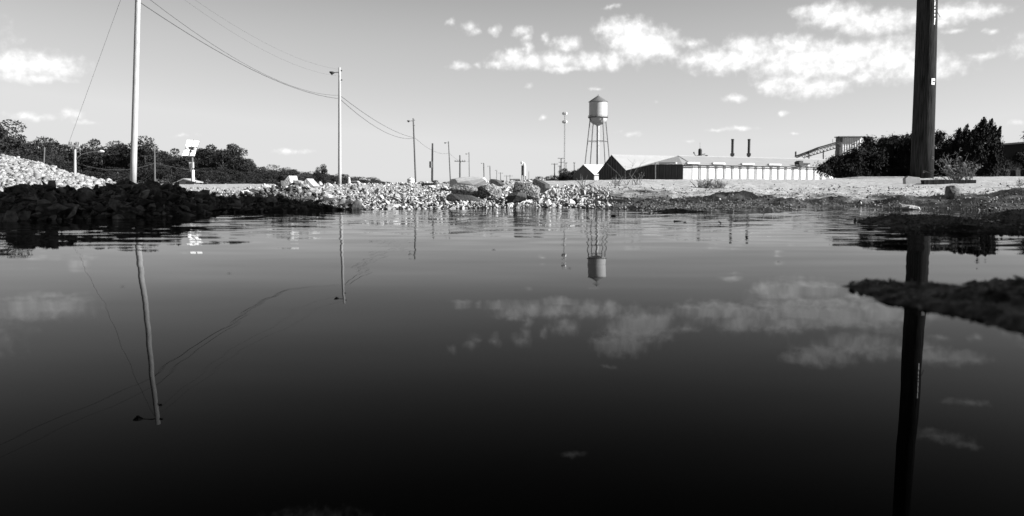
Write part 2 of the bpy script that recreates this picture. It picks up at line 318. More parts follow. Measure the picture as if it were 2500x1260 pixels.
def ground_z(x, y):
    x = np.asarray(x, float); y = np.asarray(y, float)
    th = np.arctan2(x, y); r = np.hypot(x, y); thc = np.clip(th, R(-62), R(62)); co = np.cos(thc)
    px = 1250+F*1.0037*np.tan(thc); D = r*co
    back = np.clip((np.abs(th)-R(62))/R(40), 0, 1)
    sh = np.interp(px, SHX, SHD)*(1-back)+2.2*back
    rd = np.interp(px, RDX, RDD)*(1-back)+7*back
    ry = np.interp(px, RDX, RDY); zr = CAMH+rd*(460-ry)/F
    zr = zr*(1-back)+.25*back
    sh = sh+fbm(x*1.3, y*1.3, 3, 3)*.5*np.clip((px-1300)/200, 0, 1)
    t = D-sh; f = np.clip(t/(rd-sh), 0, 1)
    z = np.where(t < 0, np.maximum(-.15, t*.25), zr*f**.85)
    far = np.clip((D-rd)/12, 0, 1)
    z = np.where(D > rd, zr+(.22-zr)*far*far*(3-2*far), z)
    on = np.clip(t*2.5, 0, 1)
    nearw = np.clip((18-D)/6, 0, 1)
    rough = fbm(x*1.1, y*1.1, 3, 11)*.11+fbm(x*4, y*4, 4, 12)*.05+fbm(x*17, y*17, 3, 13)*.014
    right = np.clip((px-1350)/200, 0, 1)
    mid = np.clip(1-np.abs(D-8)/4.5, .12, 1)
    z = z+on*rough*nearw*(.25+.75*right*mid)*(1-back*.5)
    # small shaded heap along the left bank
    hy = np.interp(px, HPX, HPY); dc = sh+.95; zc = np.maximum(0, CAMH+dc*(460-hy)/F-.033)
    up = np.clip((D-sh)/.95, 0, 1)**.75; dn = np.exp(-np.clip(D-dc, 0, 9)**2/.32)
    hw = np.clip((905-px)/60, 0, 1)*(1-back)
    z = np.where(t > 0, np.maximum(z*(1-hw*.0), zc*np.where(D < dc, up, dn)*hw), z)
    lowb = np.clip((620-px)/100, 0, 1)*(D > sh)*(D < 9)*(1-back)
    z = np.where((lowb > 0) & (D > dc+.3), np.minimum(z, z*(1-lowb)+lowb*np.maximum(.11, zc*dn)), z)
    # big pale gravel pile far left
    py_ = np.interp(px, [-700,-300,0,60,100,150,200,262,330], [330,345,379,389,398,415,430,443,462])
    zp = CAMH+12*(460-py_)/F-.02
    g = np.clip((D-6.9)/5.1, 0, 1); g2 = np.clip(1-(D-12)/5, 0, 1)
    z = np.where((px < 330) & (D > 6.9) & (back < .01), np.maximum(z, (zp-.08)*np.where(D < 12, g**.9, g2)+.08*(g > 0)), z)
    # mound under the big pale chunks
    gm = np.exp(-((px-700)/75)**2-((D-6.9)/.55)**2)*.06; z = z+np.where(D > 5.6, gm, 0)
    for (mx, mD, am, sx, sD) in MOUNDS:
        ux_ = (x-(mx-1250)/F/1.0037*mD)/sx; z = z+am*.95*np.exp(-ux_**2-((D-mD)/sD)**2)*(1-back)*(1+fbm(x*9, y*9, 3, 44)*1.2)
    wet = np.clip((px-1480)/60, 0, 1)*np.clip(1-np.abs(D-7)/2.6, 0, 1)*(t > 0)
    z = z+wet*(np.abs(fbm(x*3.1, y*5, 4, 71))*-.10+fbm(x*26, y*26, 2, 72)*.022)
    z = np.maximum(z, bar_height(x, y)) if x.size < 4e6 else z
    return z
def gz(x, y): return float(ground_z(np.array([x]), np.array([y]))[0])

rr = np.concatenate([np.exp(np.arange(math.log(.3), math.log(17), .0115)), np.exp(np.arange(math.log(17.2), math.log(6000), .06))])
th = np.concatenate([np.arange(-180, -40, 3.5), np.arange(-40, 40, .125), np.arange(40, 180, 3.5), [180]])*math.pi/180
TT, RR_ = np.meshgrid(th, rr); XX = RR_*np.sin(TT); YY = RR_*np.cos(TT); ZZ = ground_z(XX, YY)
nc = len(th); nr = len(rr); idx = np.arange(nr*nc).reshape(nr, nc)
fq = np.stack([idx[:-1, :-1], idx[:-1, 1:], idx[1:, 1:], idx[1:, :-1]], -1).reshape(-1, 4)
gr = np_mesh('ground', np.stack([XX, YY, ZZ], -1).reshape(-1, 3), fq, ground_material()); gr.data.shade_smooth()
tag(gr, 'pale dusty ground falling to dark wet mud at the water edge', kind='structure')
w = MB(); w.add([(-9, -6, 0), (12, -6, 0), (12, 9, 0), (-9, 9, 0)], [(0, 1, 2, 3)])
wo = w.build('water', water_material()); tag(wo, 'still dark puddle water mirroring the sky', kind='structure')

# ------------------------------------------------------------------ rocks
def rock_mesh(name, m, dims=(1, .8, .6), n=15, seed=0):
    rg = random.Random(seed); bm = bmesh.new()
    for _ in range(n):
        v = Vector((rg.gauss(0, 1), rg.gauss(0, 1), rg.gauss(0, 1))).normalized()*rg.uniform(.82, 1.0)
        v = Vector((max(-.75, min(.75, v.x)), max(-.8, min(.8, v.y)), max(-.7, min(.7, v.z))))
        bm.verts.new((v.x*dims[0]*.66, v.y*dims[1]*.66, v.z*dims[2]*.66))
    bmesh.ops.convex_hull(bm, input=bm.verts); bmesh.ops.delete(bm, geom=[v for v in bm.verts if not v.link_faces], context='VERTS')
    me = bpy.data.meshes.new(name); bm.to_mesh(me); bm.free(); me.materials.append(M[m]); return me
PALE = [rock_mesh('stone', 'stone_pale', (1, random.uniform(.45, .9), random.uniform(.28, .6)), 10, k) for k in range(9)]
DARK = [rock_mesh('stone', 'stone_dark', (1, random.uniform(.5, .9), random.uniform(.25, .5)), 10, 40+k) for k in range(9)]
def scatter(n, pxr, Df, sizef, accept=None):
    px = RNG.uniform(*pxr, n); D = Df(px, RNG.uniform(0, 1, n)); s = sizef(n, D)
    x = (px-1250)/F/1.0037*D; z = ground_z(x, D)
    return np.stack([px, D, s, x, z], 1)
shore = lambda px: np.interp(px, SHX, SHD)
# pale rubble 780..1500 and mound near 700; dark heap 0..900
A = scatter(6500, (770, 1500), lambda p, u: shore(p)-.1+u**1.15*3.1, lambda n, D: np.clip(RNG.lognormal(math.log(.024), .55, n), .010, .085))
A = A[(A[:, 0] > 890) | (A[:, 1] > 6.0+.0*A[:, 0])]
A = A[~((A[:, 0] > 1400) & (RNG.uniform(0, 1, len(A)) < (A[:, 0]-1400)/110))]
A2 = scatter(520, (600, 800), lambda p, u: 6.3+u*2.6, lambda n, D: np.clip(RNG.lognormal(math.log(.05), .5, n), .02, .13))
A3 = scatter(260, (1480, 2500), lambda p, u: shore(p)+u*4.5, lambda n, D: np.clip(RNG.lognormal(math.log(.017), .45, n), .008, .05))
A4 = scatter(260, (450, 640), lambda p, u: 6.6+u*4, lambda n, D: np.clip(RNG.lognormal(math.log(.03), .4, n), .015, .06))
A5 = scatter(1500, (640, 1330), lambda p, u: 7.8+u*5, lambda n, D: np.clip(RNG.lognormal(math.log(.036), .45, n), .015, .10))
A = np.concatenate([A, A2, A3, A4, A5])
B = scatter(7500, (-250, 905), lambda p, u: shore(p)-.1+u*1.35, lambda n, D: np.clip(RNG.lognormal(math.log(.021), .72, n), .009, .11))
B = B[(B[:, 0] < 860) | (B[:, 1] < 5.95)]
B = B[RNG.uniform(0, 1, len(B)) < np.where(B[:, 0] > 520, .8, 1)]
NB = 140; NA = 160
def rank(T): k = -(T[:, 2]/T[:, 1]) + 1e3*((T[:, 0] < 0) | (T[:, 0] > 2500)); return T[np.argsort(k)]
A, B = rank(A), rank(B)
def place_stones(T, meshes, label, group):
    for i, (px, D, s, x, z) in enumerate(T):
        o = bpy.data.objects.new('stone', random.choice(meshes)); COL.objects.link(o)
        o.location = (x, D, z+s*.22); o.scale = (s, s, s); o.rotation_euler = (random.gauss(0, .45), random.gauss(0, .45), random.uniform(0, 6.28))
        tag(o, label, 'stone', group)
place_stones(A[:NA], PALE, 'pale broken stone lying in the sunlit rubble along the far shore', 'pale stones of the sunlit rubble')
place_stones(B[:NB], DARK, 'angular stone coloured dark for the shade on the left bank heap', 'dark stones of the shaded heap')
def merged(T, meshes, name, m, label, lift=.15):
    V, Fc, off = [], [], 0
    base = []
    for me in meshes:
        bm = bmesh.new(); bm.from_mesh(me); bmesh.ops.triangulate(bm, faces=bm.faces)
        base.append((np.array([v.co for v in bm.verts]), np.array([[v.index for v in f.verts] for f in bm.faces]))); bm.free()
    for (px, D, s, x, z) in T:
        bv, bf = base[random.randrange(len(base))]
        rm = np.array(Euler((random.gauss(0, .6), random.gauss(0, .6), random.uniform(0, 6.28))).to_matrix())
        V.append(bv@rm.T*s+np.array([x, D, z+s*lift])); Fc.append(bf+off); off += len(bv)
    o = np_mesh(name, np.concatenate(V), np.concatenate(Fc), m); tag(o, label, 'rubble', kind='stuff')
    return o
msk = RNG.uniform(0, 1, len(A)) < .22; msk[:NA] = False  # these stones are coloured dark to paint shade gaps into the rubble
merged(A[msk], DARK, 'gap_shade_rubble', 'stone_dark', 'small stones coloured dark as shade gaps in the pale sunlit rubble')
A = A[~msk]
merged(A[NA:], PALE, 'rubble', 'stone_pale', 'pale small broken rubble between the larger stones on the far shore')
merged(B[NB:], DARK, 'rubble', 'stone_dark', 'small rubble coloured dark for shade, filling the heap on the left bank')
small = [rock_mesh('stone', 'gravel', (1, .85, .7), 9, 90+k) for k in range(6)]
G = scatter(14000, (-420, 285), lambda p, u: 6.9+u*6.1, lambda n, D: np.clip(RNG.lognormal(math.log(.048), .3, n), .03, .13))
merged(G, small, 'gravel_pile', 'gravel', 'big pale gravel pile sloping down from the left edge')
clod = scatter(5200, (1480, 2560), lambda p, u: shore(p)-.05+u**1.3*3.2, lambda n, D: np.clip(RNG.lognormal(math.log(.012), .5, n), .005, .04))
cb = []
for poly, top_, sl_ in BARS:
    q = np.array([wp(*p) for p in poly]); m_ = 2600; xx = RNG.uniform(q[:, 0].min(), q[:, 0].max(), m_); yy = RNG.uniform(q[:, 1].min(), q[:, 1].max(), m_)
    zz = ground_z(xx, yy); keep = zz > -.002; mm_ = keep.sum(); sz = np.clip(RNG.lognormal(math.log(.004), .5, mm_)*(yy[keep]**.6), .002, .02)
    cb.append(np.stack([0*xx[keep], yy[keep], sz, xx[keep], zz[keep]], 1))
clod = np.concatenate([clod]+cb)
merged(clod, DARK, 'mud_clods', 'stone_dark', 'small dark clods and crumbs scattered over the wet mud on the right', lift=.1)['category'] = 'mud'
for me in small: bpy.data.meshes.remove(me)

def boulder(name, px, py, D, dims, m, label, cat, rot=(0, 0, 0), seed=1, n=44):
    me = rock_mesh(name, m, (1, 1, 1), n, seed); o = bpy.data.objects.new(name, me); COL.objects.link(o)
    o.location = P(px, py, D); o.scale = [d/1.0 for d in dims]; o.rotation_euler = [R(a) for a in rot]; tag(o, label, cat); return o
k = 1/F
boulder('concrete_slab', 1143, 444, 8.6, (92*k*8.6, .22, 26*k*8.6), 'concrete', 'long pale slab lying across the top of the rubble, left of the dark shard', 'slab', (0, -4, 3), 3)
boulder('boulder', 1140, 466, 7.2, (78*k*7.2, .2, 30*k*7.2), 'stone_moss', 'speckled mossy boulder low in the rubble below the long pale slab', 'boulder', (0, 4, 0), 8)
boulder('boulder', 1193, 468, 7.2, (56*k*7.2, .2, 42*k*7.2), 'stone_moss', 'speckled dark boulder just right of the wide mossy one', 'boulder', (0, 0, 30), 12)
boulder('boulder', 1285, 469, 7.0, (66*k*7, .2, 46*k*7), 'stone_moss', 'dark speckled boulder under the upright dark slab', 'boulder', (0, 14, 0), 15)
boulder('boulder', 1135, 489, 6.7, (92*k*6.7, .2, 28*k*6.7), 'boulder_dark', 'flat dark boulder just above the waterline in the pale rubble', 'boulder', (0, 6, 0), 21)
boulder('boulder', 1262, 483, 6.6, (46*k*6.7, .2, 30*k*6.7), 'boulder_dark', 'black boulder in the gap above the waterline, left of the pale cluster', 'boulder', (0, 0, 0), 33)
def slab(name, quad, D, th, m, label, cat):
    pts = [P(x, y, D) for x, y in quad]; o = MB().poly(pts, (th*.3, th, 0)).build(name, m); tag(o, label, cat); return o
slab('stone_slab', [(1296,457),(1304,436),(1331,450),(1332,460),(1318,470),(1305,472)], 7.2, .16, 'boulder_dark', 'upright dark slab tilting out of the rubble on the right', 'slab')
slab('stone_shard', [(1195,450),(1198,437),(1212,441),(1222,450),(1214,455)], 8.2, .14, 'boulder_dark', 'small dark shard standing at the right end of the long pale slab', 'slab')
slab('stone_slab', [(690,446),(702,431),(705,429),(708,441),(716,453),(697,453)], 6.8, .12, 'stone_pale', 'pale pointed chunk at the peak of the small mound', 'slab')
slab('stone_slab', [(740,446),(748,436),(766,455),(757,457),(744,451)], 6.7, .1, 'stone_pale', 'pale wedge leaning on the right shoulder of the small mound', 'slab')
slab('stone_slab', [(714,450),(716,440),(728,443),(742,455),(722,456)], 6.75, .1, 'stone_pale', 'pale flat wedge between the two pointed chunks of the small mound', 'slab')
slab('stone_slab', [(1332,492),(1338,487),(1345,503),(1336,504)], 6.35, .05, 'white', 'small bright stone leaning at the waterline right of the black boulder', 'slab')
slab('board', [(1028,447),(1060,447),(1061,452),(1029,452)], 9.0, .05, 'wood_dark', 'short dark board lying on top of the pale rubble', 'board')
boulder('boulder', 2326, 470, 7.0, (29*k*7.6, .1, 34*k*7.6), 'stone_dark', 'dark wedge shaped rock standing on the mud right of the tall pole', 'boulder', (0, 0, 0), 51)
boulder('boulder', 2221, 508, 5.75, (46*k*5.8, .1, 16*k*5.8), 'stone_pale', 'pale flat stone sitting at the water edge below the tall pole', 'boulder', (0, 3, 0), 52)
boulder('boulder', 1497, 528, 4.36, (12*k*4.4, .03, 8*k*4.4), 'stone_dark', 'tiny black stone poking out of the water below the tower', 'boulder', (0, 0, 0), 53)
slab('concrete_block', [(2212,449),(2211,436),(2218,430),(2232,432),(2246,433),(2249,448)], 9.6, .2, 'concrete', 'grey concrete block on the pale ground at the foot of the tall pole', 'block')
tz = gz(5.5, 10.3)
tb = MB().box((0, 0, 0), (.66, .2, .07), rz=.02).build('railway_sleeper', 'wood_dark'); tb.location = (5.5, 10.3, tz+.012); tag(tb, 'long dark timber lying on the ground beside the concrete block', 'timber')
for q, (px, py) in enumerate([(1826, 468), (1872, 472)]):
    pass
for i, (px, py, sc_) in enumerate([(1472,818,.006),(1402,812,.004),(560,668,.007),(905,590,.012),(1205,610,.010),(1390,655,.008),(1900,640,.009),(300,700,.006)]):
    x, y = wp(px, py); o = bpy.data.objects.new('leaf_scrap', DARK[i]); COL.objects.link(o); o.location = (x, y, .0005); o.scale = (sc_, sc_*.8, sc_*.25)
    tag(o, 'tiny dark scrap floating on the open water', 'leaf', 'scraps floating on the open water')
def debris(pts, D, r, m, name, label, cat):
    o = MB().tube([P(x, y, D) for x, y in pts], r, 5).build(name, m); tag(o, label, cat)
debris([(1645,540),(1660,541),(1672,543),(1697,542)], 3.7, .004, 'bark', 'twig', 'thin dark twig floating flat on the water', 'twig')
debris([(1754,541),(1759,544),(1760,547),(1755,551)], 3.45, .003, 'bark', 'twig', 'small hooked twig standing out of the water', 'twig')
for (px, py, s) in [(1672,543,.012),(1648,540,.008),(703,583,.006)]:
    x, y = wp(px, py); o = bpy.data.objects.new('stone', DARK[0]); COL.objects.link(o); o.location = (x, y, .002); o.scale = (s,)*3
    tag(o, {1672:'tiny dark crumb beside the floating twig', 1648:'tiny dark crumb at the left end of the floating twig', 703:'tiny dark crumb floating alone on the open water'}[px], 'stone')

# ------------------------------------------------------------------ poles
def pole_obj(root, base, top, r0, r1, m, n=14, bend=0):
    pts, rs = [], []
    for i in range(9):
        t = i/8; p = base.lerp(top, t); p.x += bend*math.sin(math.pi*t); pts.append(p-root.location); rs.append(r0+(r1-r0)*t)
    return MB().tube(pts, rs, n).build('pole', m, root, smooth=True)
def lamp_pole(pb, pt, yt, D, label, ya=None, arm=.75, r0=.14, r1=.095, m='wood_pale', headdown=0, ins=True):
    top = P(pt, yt, D); b = P(pb, 448, D); d = (top-b); t = (0.15-b.z)/d.z; base = b+d*t
    root = thing('street_lamp', label, 'street lamp', base, group='street lamps along the road')
    pole_obj(root, base, top, r0, r1, m)
    a = P(pt, ya if ya else yt+13, D)-base; a.x += -(d.x/d.z)*0
    e = a+Vector((-arm*.75, 0, .02))
    MB().tube([a, a+Vector((-arm*.3, 0, .05)), e], .03, 8).build('lamp_arm', 'steel', root)
    h = MB(); h.tube([e+Vector((.05, 0, 0)), e+Vector((-.1, 0, -.02)), e+Vector((-.26, 0, .01)), e+Vector((-.36, 0, .06))], [.05, .12, .1, .04], 10)
    h.lathe([(.0, -.16), (.06, -.14), (.1, -.06), (.1, 0)], tuple(e+Vector((-.16, 0, -.03))), 10)
    h.build('lamp_head', 'dark_steel', root)
    if ins:
        for dz in (.25, 1.0):
            c = (top-base)*(1)-Vector((0, 0, dz)); MB().tube([c+Vector((.08, 0, 0)), c+Vector((.2, 0, 0))], .05, 8).build('insulator', 'dark_steel', root)
    return root, base, top
P1 = lamp_pole(325, 340, -130, 35, 'tall pale street lamp pole nearest on the left, its lamp above the frame', ya=-112, arm=.95, r0=.135, r1=.1)
P2 = lamp_pole(829.5, 829, 165, 67, 'second street lamp pole, its small lamp reaching left', ya=178, arm=.62, r0=.145, r1=.095)
P3 = lamp_pole(1015, 1009, 289, 116, 'third thin street lamp leaning left above the rubble', ya=296, arm=.7, r0=.13, r1=.1, m='wood_mid')
P4 = lamp_pole(1100, 1095, 345, 175, 'fourth street lamp, between the bare pole and the cross shaped pole', ya=349, arm=.75, m='wood_mid', r0=.14, ins=False)
P5 = lamp_pole(1146, 1145, 372, 227, 'faint thin street lamp just right of the cross shaped pole', ya=376, arm=.8, m='wood_mid', r0=.1, r1=.1, ins=False)
P6 = lamp_pole(1182, 1181, 398, 320, 'short far street lamp left of the dark shard', ya=399, arm=1.0, m='wood_mid', r0=.2, r1=.2, ins=False)
P7 = lamp_pole(1197, 1196, 405, 365, 'farthest street lamp, standing over the dark shard', ya=406, arm=1.0, m='wood_mid', r0=.2, r1=.2, ins=False)
P8 = lamp_pole(1212, 1213, 415, 430, 'far lamp pole right of the dark shard', ya=416, arm=.8, m='steel', r0=.16, r1=.16, ins=False)

def cross_pole(px, yt, D, label, bars, r=.13, m='wood_mid', extras=(), lean=0, cat='utility pole', yb=450):
    top = P(px+lean, yt, D); base = P(px, yb, D); d = top-base; base = base+d*((.15-base.z)/d.z)
    root = thing('utility_pole', label, cat, base, group='utility poles'); pole_obj(root, base, top, r, r*.75, m, 10)
    for (y, half) in bars:
        c = P(px+lean, y, D)-base; hw = half*D/F
        MB().box(c+Vector((0, -.12, 0)), (2*hw, .1, .12)).build('crossarm', m, root)
        for sx in (-.85, -.45, .45, .85) if half > 6 else (-.8, .8):
            MB().tube([c+Vector((sx*hw, -.12, .06)), c+Vector((sx*hw, -.12, .26))], .05, 6).build('insulator', 'steel', root)
    return root, base, top
cross_pole(1055, 350, 110, 'bare dark pole with a small transformer halfway up', [], .15, 'dark_steel', lean=1)
r_ = bpy.data.objects['utility_pole']; c = P(1052, 402, 110)-r_.location
MB().lathe([(0, -.42), (.22, -.42), (.22, .42), (0, .45)], tuple(c), 12).build('transformer', 'steel', r_)
cross_pole(1123, 379, 150, 'thin pole shaped like a plain cross', [(394, 13.5)], .17, 'wood_mid')
cross_pole(1354, 399, 240, 'low crossarm pole at the left of the dark grove', [(401, 8)], .2, 'wood_mid')
cross_pole(1370, 386, 240, 'taller pole with two crossarms in front of the dark grove', [(387, 8.5), (397, 6)], .2, 'wood_mid')
cross_pole(1367, 404, 260, 'short crossarm pole close behind the two arm pole', [(406, 5)], .2, 'wood_mid')
cross_pole(1402, 397, 240, 'plain pole with a round cap at the right end of the dark grove', [(398, 2.5)], .16, 'wood_mid')
cross_pole(1382, 398, 250, 'thin pole at the centre of the dark grove', [(398, 3)], .12, 'wood_mid')
cross_pole(603, 390, 150, 'pole with a short crossarm above the left trees', [(390, 8)], .13, 'wood_pale')
cross_pole(676, 406, 220, 'far pole with two pale crossarms above the lower trees', [(406, 8), (409, 6)], .13, 'wood_mid')
cross_pole(378, 356, 60, 'plain pale pole in front of the trees, right of the tallest pole', [], .07, 'wood_mid', lean=-1)
cross_pole(104, 360, 50, 'short leaning stub pole above the gravel pile', [], .05, 'wood_mid', lean=5)
cross_pole(1291, 418, 300, 'very thin pole right of the white silo', [], .1, 'wood_mid')
cross_pole(1222, 421, 380, 'tiny pole right of the far street lamps', [(423, 6)], .18, 'wood_mid')
cross_pole(1237, 428, 420, 'farthest tiny pole near the dark boxcar', [(430, 7)], .18, 'wood_mid')
cross_pole(1245, 427, 430, 'tiny pole over the left end of the dark boxcar', [(430, 7)], .18, 'wood_mid')
# left pole with crossarm and long lamp arm
r182, b182, t182 = cross_pole(183, 349, 55, 'pale pole over the gravel pile with a long lamp arm reaching right', [(356, 13)], .1, 'wood_pale')
aa = [P(x, y, 55)-b182 for x, y in [(184, 390), (197, 378), (212, 373), (232, 370), (244, 370)]]
MB().tube(aa, .03, 6).build('lamp_arm', 'steel', r182)
MB().tube([P(240, 371, 55)-b182, P(247, 369.5, 55)-b182, P(254, 370, 55)-b182], [.06, .1, .05], 8).build('lamp_head', 'white', r182)

# big dark pole on the right
top = P(2273, -480, 13.5); bs = P(2250, 432, 13.5); d = top-bs; base = bs+d*((.2-bs.z)/d.z)
big = thing('utility_pole', 'thick dark wooden pole close on the right with white tags', 'utility pole', base, group='utility poles')
pole_obj(big, base, top, .178, .13, 'wood_dark', 28, bend=.02)
def on_pole(y):
    t = (y-432)/(-480-432); return bs.lerp(top, t)-base, .178+(.13-.178)*t
def plate(y0, y1, a0, a1, mat_, name):
    c, r = on_pole((y0+y1)/2); hh = abs(y1-y0)/F*13.5/2; mb = MB(); n = 6; vs = []
    for rr2 in (r+.004, r+.008):
        for zz in (-hh, hh):
            vs += [c+Vector((math.sin(R(a0+(a1-a0)*i/n))*rr2, -math.cos(R(a0+(a1-a0)*i/n))*rr2, zz)) for i in range(n+1)]
    m_ = n+1; fs = []
    for i in range(n):
        fs += [(i, i+1, m_+i+1, m_+i), (2*m_+i, 3*m_+i, 3*m_+i+1, 2*m_+i+1), (i, 2*m_+i, 2*m_+i+1, i+1), (m_+i, m_+i+1, 3*m_+i+1, 3*m_+i)]
    fs += [(0, m_, 3*m_, 2*m_), (n, 2*m_+n, 3*m_+n, m_+n)]
    mb.add(vs, fs); return mb.build(name, mat_, big)
plate(188, 203, 12, 68, 'tag', 'tag')
plate(194, 196.5, 22, 50, 'dark_steel', 'tag_marking').location += Vector((.002, -.006, 0))
for i, (y0, y1) in enumerate([(-30,-16),(-14,-2),(0,10),(13,18),(21,27),(30,36),(40,56)]):
    plate(y0, y1, 22, 56-4*(i % 2), 'tag', 'number_plate')
MB().tube([on_pole(-60)[0]+Vector((.16, -.02, 0)), on_pole(20)[0]+Vector((.175, -.02, 0)), on_pole(34)[0]+Vector((.225, -.02, 0))], .005, 6).build('loose_wire', 'cable', big)

# ------------------------------------------------------------------ cables
def cable(a, b, sag, r, label, n=26, name='cable'):
    pts = [a.lerp(b, i/n)+Vector((0, 0, -sag*4*(i/n)*(1-i/n))) for i in range(n+1)]
    o = MB().tube(pts, r, 6).build(name, 'cable'); tag(o, label, 'cable', 'cables along the road'); return o
w1a, w1b = P(339, 4, 35), P(829, 241, 67); w2a, w2b = P(339, -22, 35), P(830, 233, 67)
back1 = Vector((-17.3, -15, 8.6))
cable(w1a, w1b, .80, .015, 'thickest cable sagging from the near pale pole to the second lamp pole')
cable(w2a, w2b, 1.1, .010, 'thin cable just above the thickest one, from the near pole to the second')
cable(P(339, -100, 35), P(833, 170, 67), .9, .004, 'faint topmost wire from the near pole to the top of the second pole')
cable(P(339, -85, 35), P(833, 186, 67), 1.0, .004, 'faint second wire from the near pole towards the second pole')
cable(w1b, P(1010, 338, 116), 1.0, .02, 'cable sagging from the second lamp pole to the third, lower one')
cable(w2b, P(1010, 336, 116), .55, .02, 'cable from the second lamp pole to the third, upper one')
cable(P(1010, 334, 116), P(1097, 374, 175), .9, .02, 'thin far cable from the third street lamp to the fourth')
cable(P(1097, 374, 175), P(1145, 393, 227), .9, .02, 'thin far cable from the fourth street lamp to the faint fifth one')
cable(w1a, back1, .5, .007, 'thick cable running from the near pale pole out over the camera side')
cable(w2a, back1+Vector((0, 0, .3)), .5, .005, 'thin cable running from the near pale pole out over the camera side')
ga = P(337, -118, 35); gb = P(128, 462, 36.5); gb.z = .15
cable(ga, gb, 0.0, .006, 'faint guy wire slanting from the near pale pole down to the left', 4, 'guy_wire')
cable(P(0, 322, 56), P(183, 358, 55), .3, .012, 'faint wire from the left edge to the crossarm pole over the gravel pile')
cable(P(130, 405, 56), P(183, 397, 55), .1, .012, 'faint low wire left of the lamp armed pole')
cable(P(183, 397, 55), P(378, 398, 60), .5, .012, 'faint wire across the dark trees behind the near pale pole')
cable(P(378, 398, 60), P(600, 408, 150), .8, .02, 'faint wire across the trees right of the plain pale pole')
blamp = thing('street_lamp', 'street lamp pole behind the camera on the left', 'street lamp', (-17.3, -15, .15), group='street lamps along the road')
pole_obj(blamp, Vector((-17.3, -15, .15)), Vector((-17.3, -15, 10.5)), .14, .1, 'wood_pale')
MB().tube([(0, 0, 10), (-.7, 0, 10.05)], .03, 8).build('lamp_arm', 'steel', blamp)
MB().tube([(-.7, 0, 10.05), (-.85, 0, 10.02), (-1.05, 0, 10.08)], [.05, .12, .04], 8).build('lamp_head', 'dark_steel', blamp)

# ------------------------------------------------------------------ light tower with four panels
M['panel_face'] = mat('flood_panel_face', .85, .88, 2, rough=.4)
DL = 48; k = DL/F
lt = thing('light_tower', 'mobile light tower with four tilted bright panels before the trees', 'light tower', P(470, 449, DL))
o_ = lt.location
def loc(x, y, d=0): return P(x, y, DL+d)-o_
MB().tube([loc(471, 449), loc(470.5, 415)], .10, 8).build('mast', 'white', lt)
MB().tube([loc(470.5, 415), loc(469, 372)], .06, 8).build('mast_section', 'steel', lt)
MB().tube([loc(472, 446), loc(472, 433)], .07+.02, 10).build('winch_box', 'white', lt)
MB().tube([loc(472, 424), loc(472, 416)], [.06, .075], 10).build('clamp', 'white', lt)
MB().box(loc(465, 403), (.12, .12, .34)).build('control_box', 'white', lt)
MB().box(loc(471, 403, -.1), (.10, .08, .34)).build('control_box', 'tag', lt)
def lamp_panel(q):
    pts = [loc(x, y, (x-466)*k*.95+(361-y)*k*.55) for x, y in q]; p = MB().poly(pts, (-.03, .06, -.02)).build('flood_panel', 'panel_face', lt)
    c = sum(pts, Vector())/4; fr = MB()
    for i in range(4): fr.tube([c+(pts[i]-c)*1.04+Vector((0, .03, 0)), c+(pts[(i+1) % 4]-c)*1.04+Vector((0, .03, 0))], .012, 5)
    fr.build('panel_frame', 'dark_steel', p)
lamp_panel([(457,341.5),(471,342),(466,358),(453,357)])
lamp_panel([(474,342.5),(487,344.5),(482,359),(469,357.5)])
lamp_panel([(450,366),(463,366),(459,380),(445,380)])
lamp_panel([(468,367),(479,366),(475,381),(464,380)])
MB().box(loc(466, 361.5), (.5, .1, .1)).build('crossbar', 'dark_steel', lt)
for x, y in [(456, 361.5), (476, 363)]: MB().lathe([(0, -.07), (.09, -.05), (.1, .02), (0, .08)], tuple(loc(x, y, -.2)), 10).build('small_lamp', 'white', lt)
MB().box(loc(466, 446), (.5, .3, .14)).build('trailer', 'dark_steel', lt)

# ------------------------------------------------------------------ small house, car, tank, silo, boxcar
hs = thing('house', 'low pale house with a shallow gable roof behind the shaded heap', 'house', P(450, 455, 62))
h0 = hs.location; q = [P(x, y, 62)-h0 for x, y in [(426,446),(447,437.5),(474,445),(474,462),(426,462)]]
MB().poly(q, (0, 1.2, 0)).build('wall', 'concrete', hs)
rf = [P(x, y, 61.8)-h0 for x, y in [(422,447),(447,435.5),(478,444),(478,445.8),(447,437.8),(422,448.8)]]
MB().poly(rf, (0, 1.5, 0)).build('roof', 'concrete', hs)
car = thing('parked_car', 'white car beyond the rubble with only its roof showing', 'car', P(868, 457, 85))
c0 = car.location
bd = [(-1.0, .05), (-1.0, .35), (-.62, .42), (-.42, .62), (.25, .64), (.5, .45), (1.0, .38), (1.0, .05)]
MB().poly([Vector((x, -.4, z)) for x, z in bd], (0, .8, 0)).build('body', 'white', car)
MB().poly([Vector((x, -.405, z)) for x, z in [(-.5, .42), (-.38, .58), (.2, .6), (.4, .44)]], (0, .003, 0)).build('side_window', 'glass', car)
for sx in (-.62, .62):
    MB().tube([(sx, -.42, .08), (sx, -.3, .08)], .14, 12).build('wheel', 'dark_steel', car)
sg = thing('marker_post', 'white marker post with round top left of the white car', 'post', P(852, 459, 50)); s0 = sg.location
MB().tube([P(852, 459, 50)-s0, P(852, 437, 50)-s0], [.13, .07], 8).build('post', 'white', sg)
MB().lathe([(0, 0), (.07, .03), (.08, .09), (0, .16)], tuple(P(852, 438, 50)-s0), 10).build('cap', 'white', sg)
tk = thing('storage_tank', 'squat white ribbed tank beyond the rubble, beside the third lamp', 'tank', P(1003, 459, 60)); s0 = tk.location
MB().lathe([(0, 0), (.26, 0), (.28, .2), (.25, .3), (.28, .4), (.25, .52), (.28, .62), (.2, .70), (0, .72)], (0, 0, 0), 20).build('body', 'white', tk)
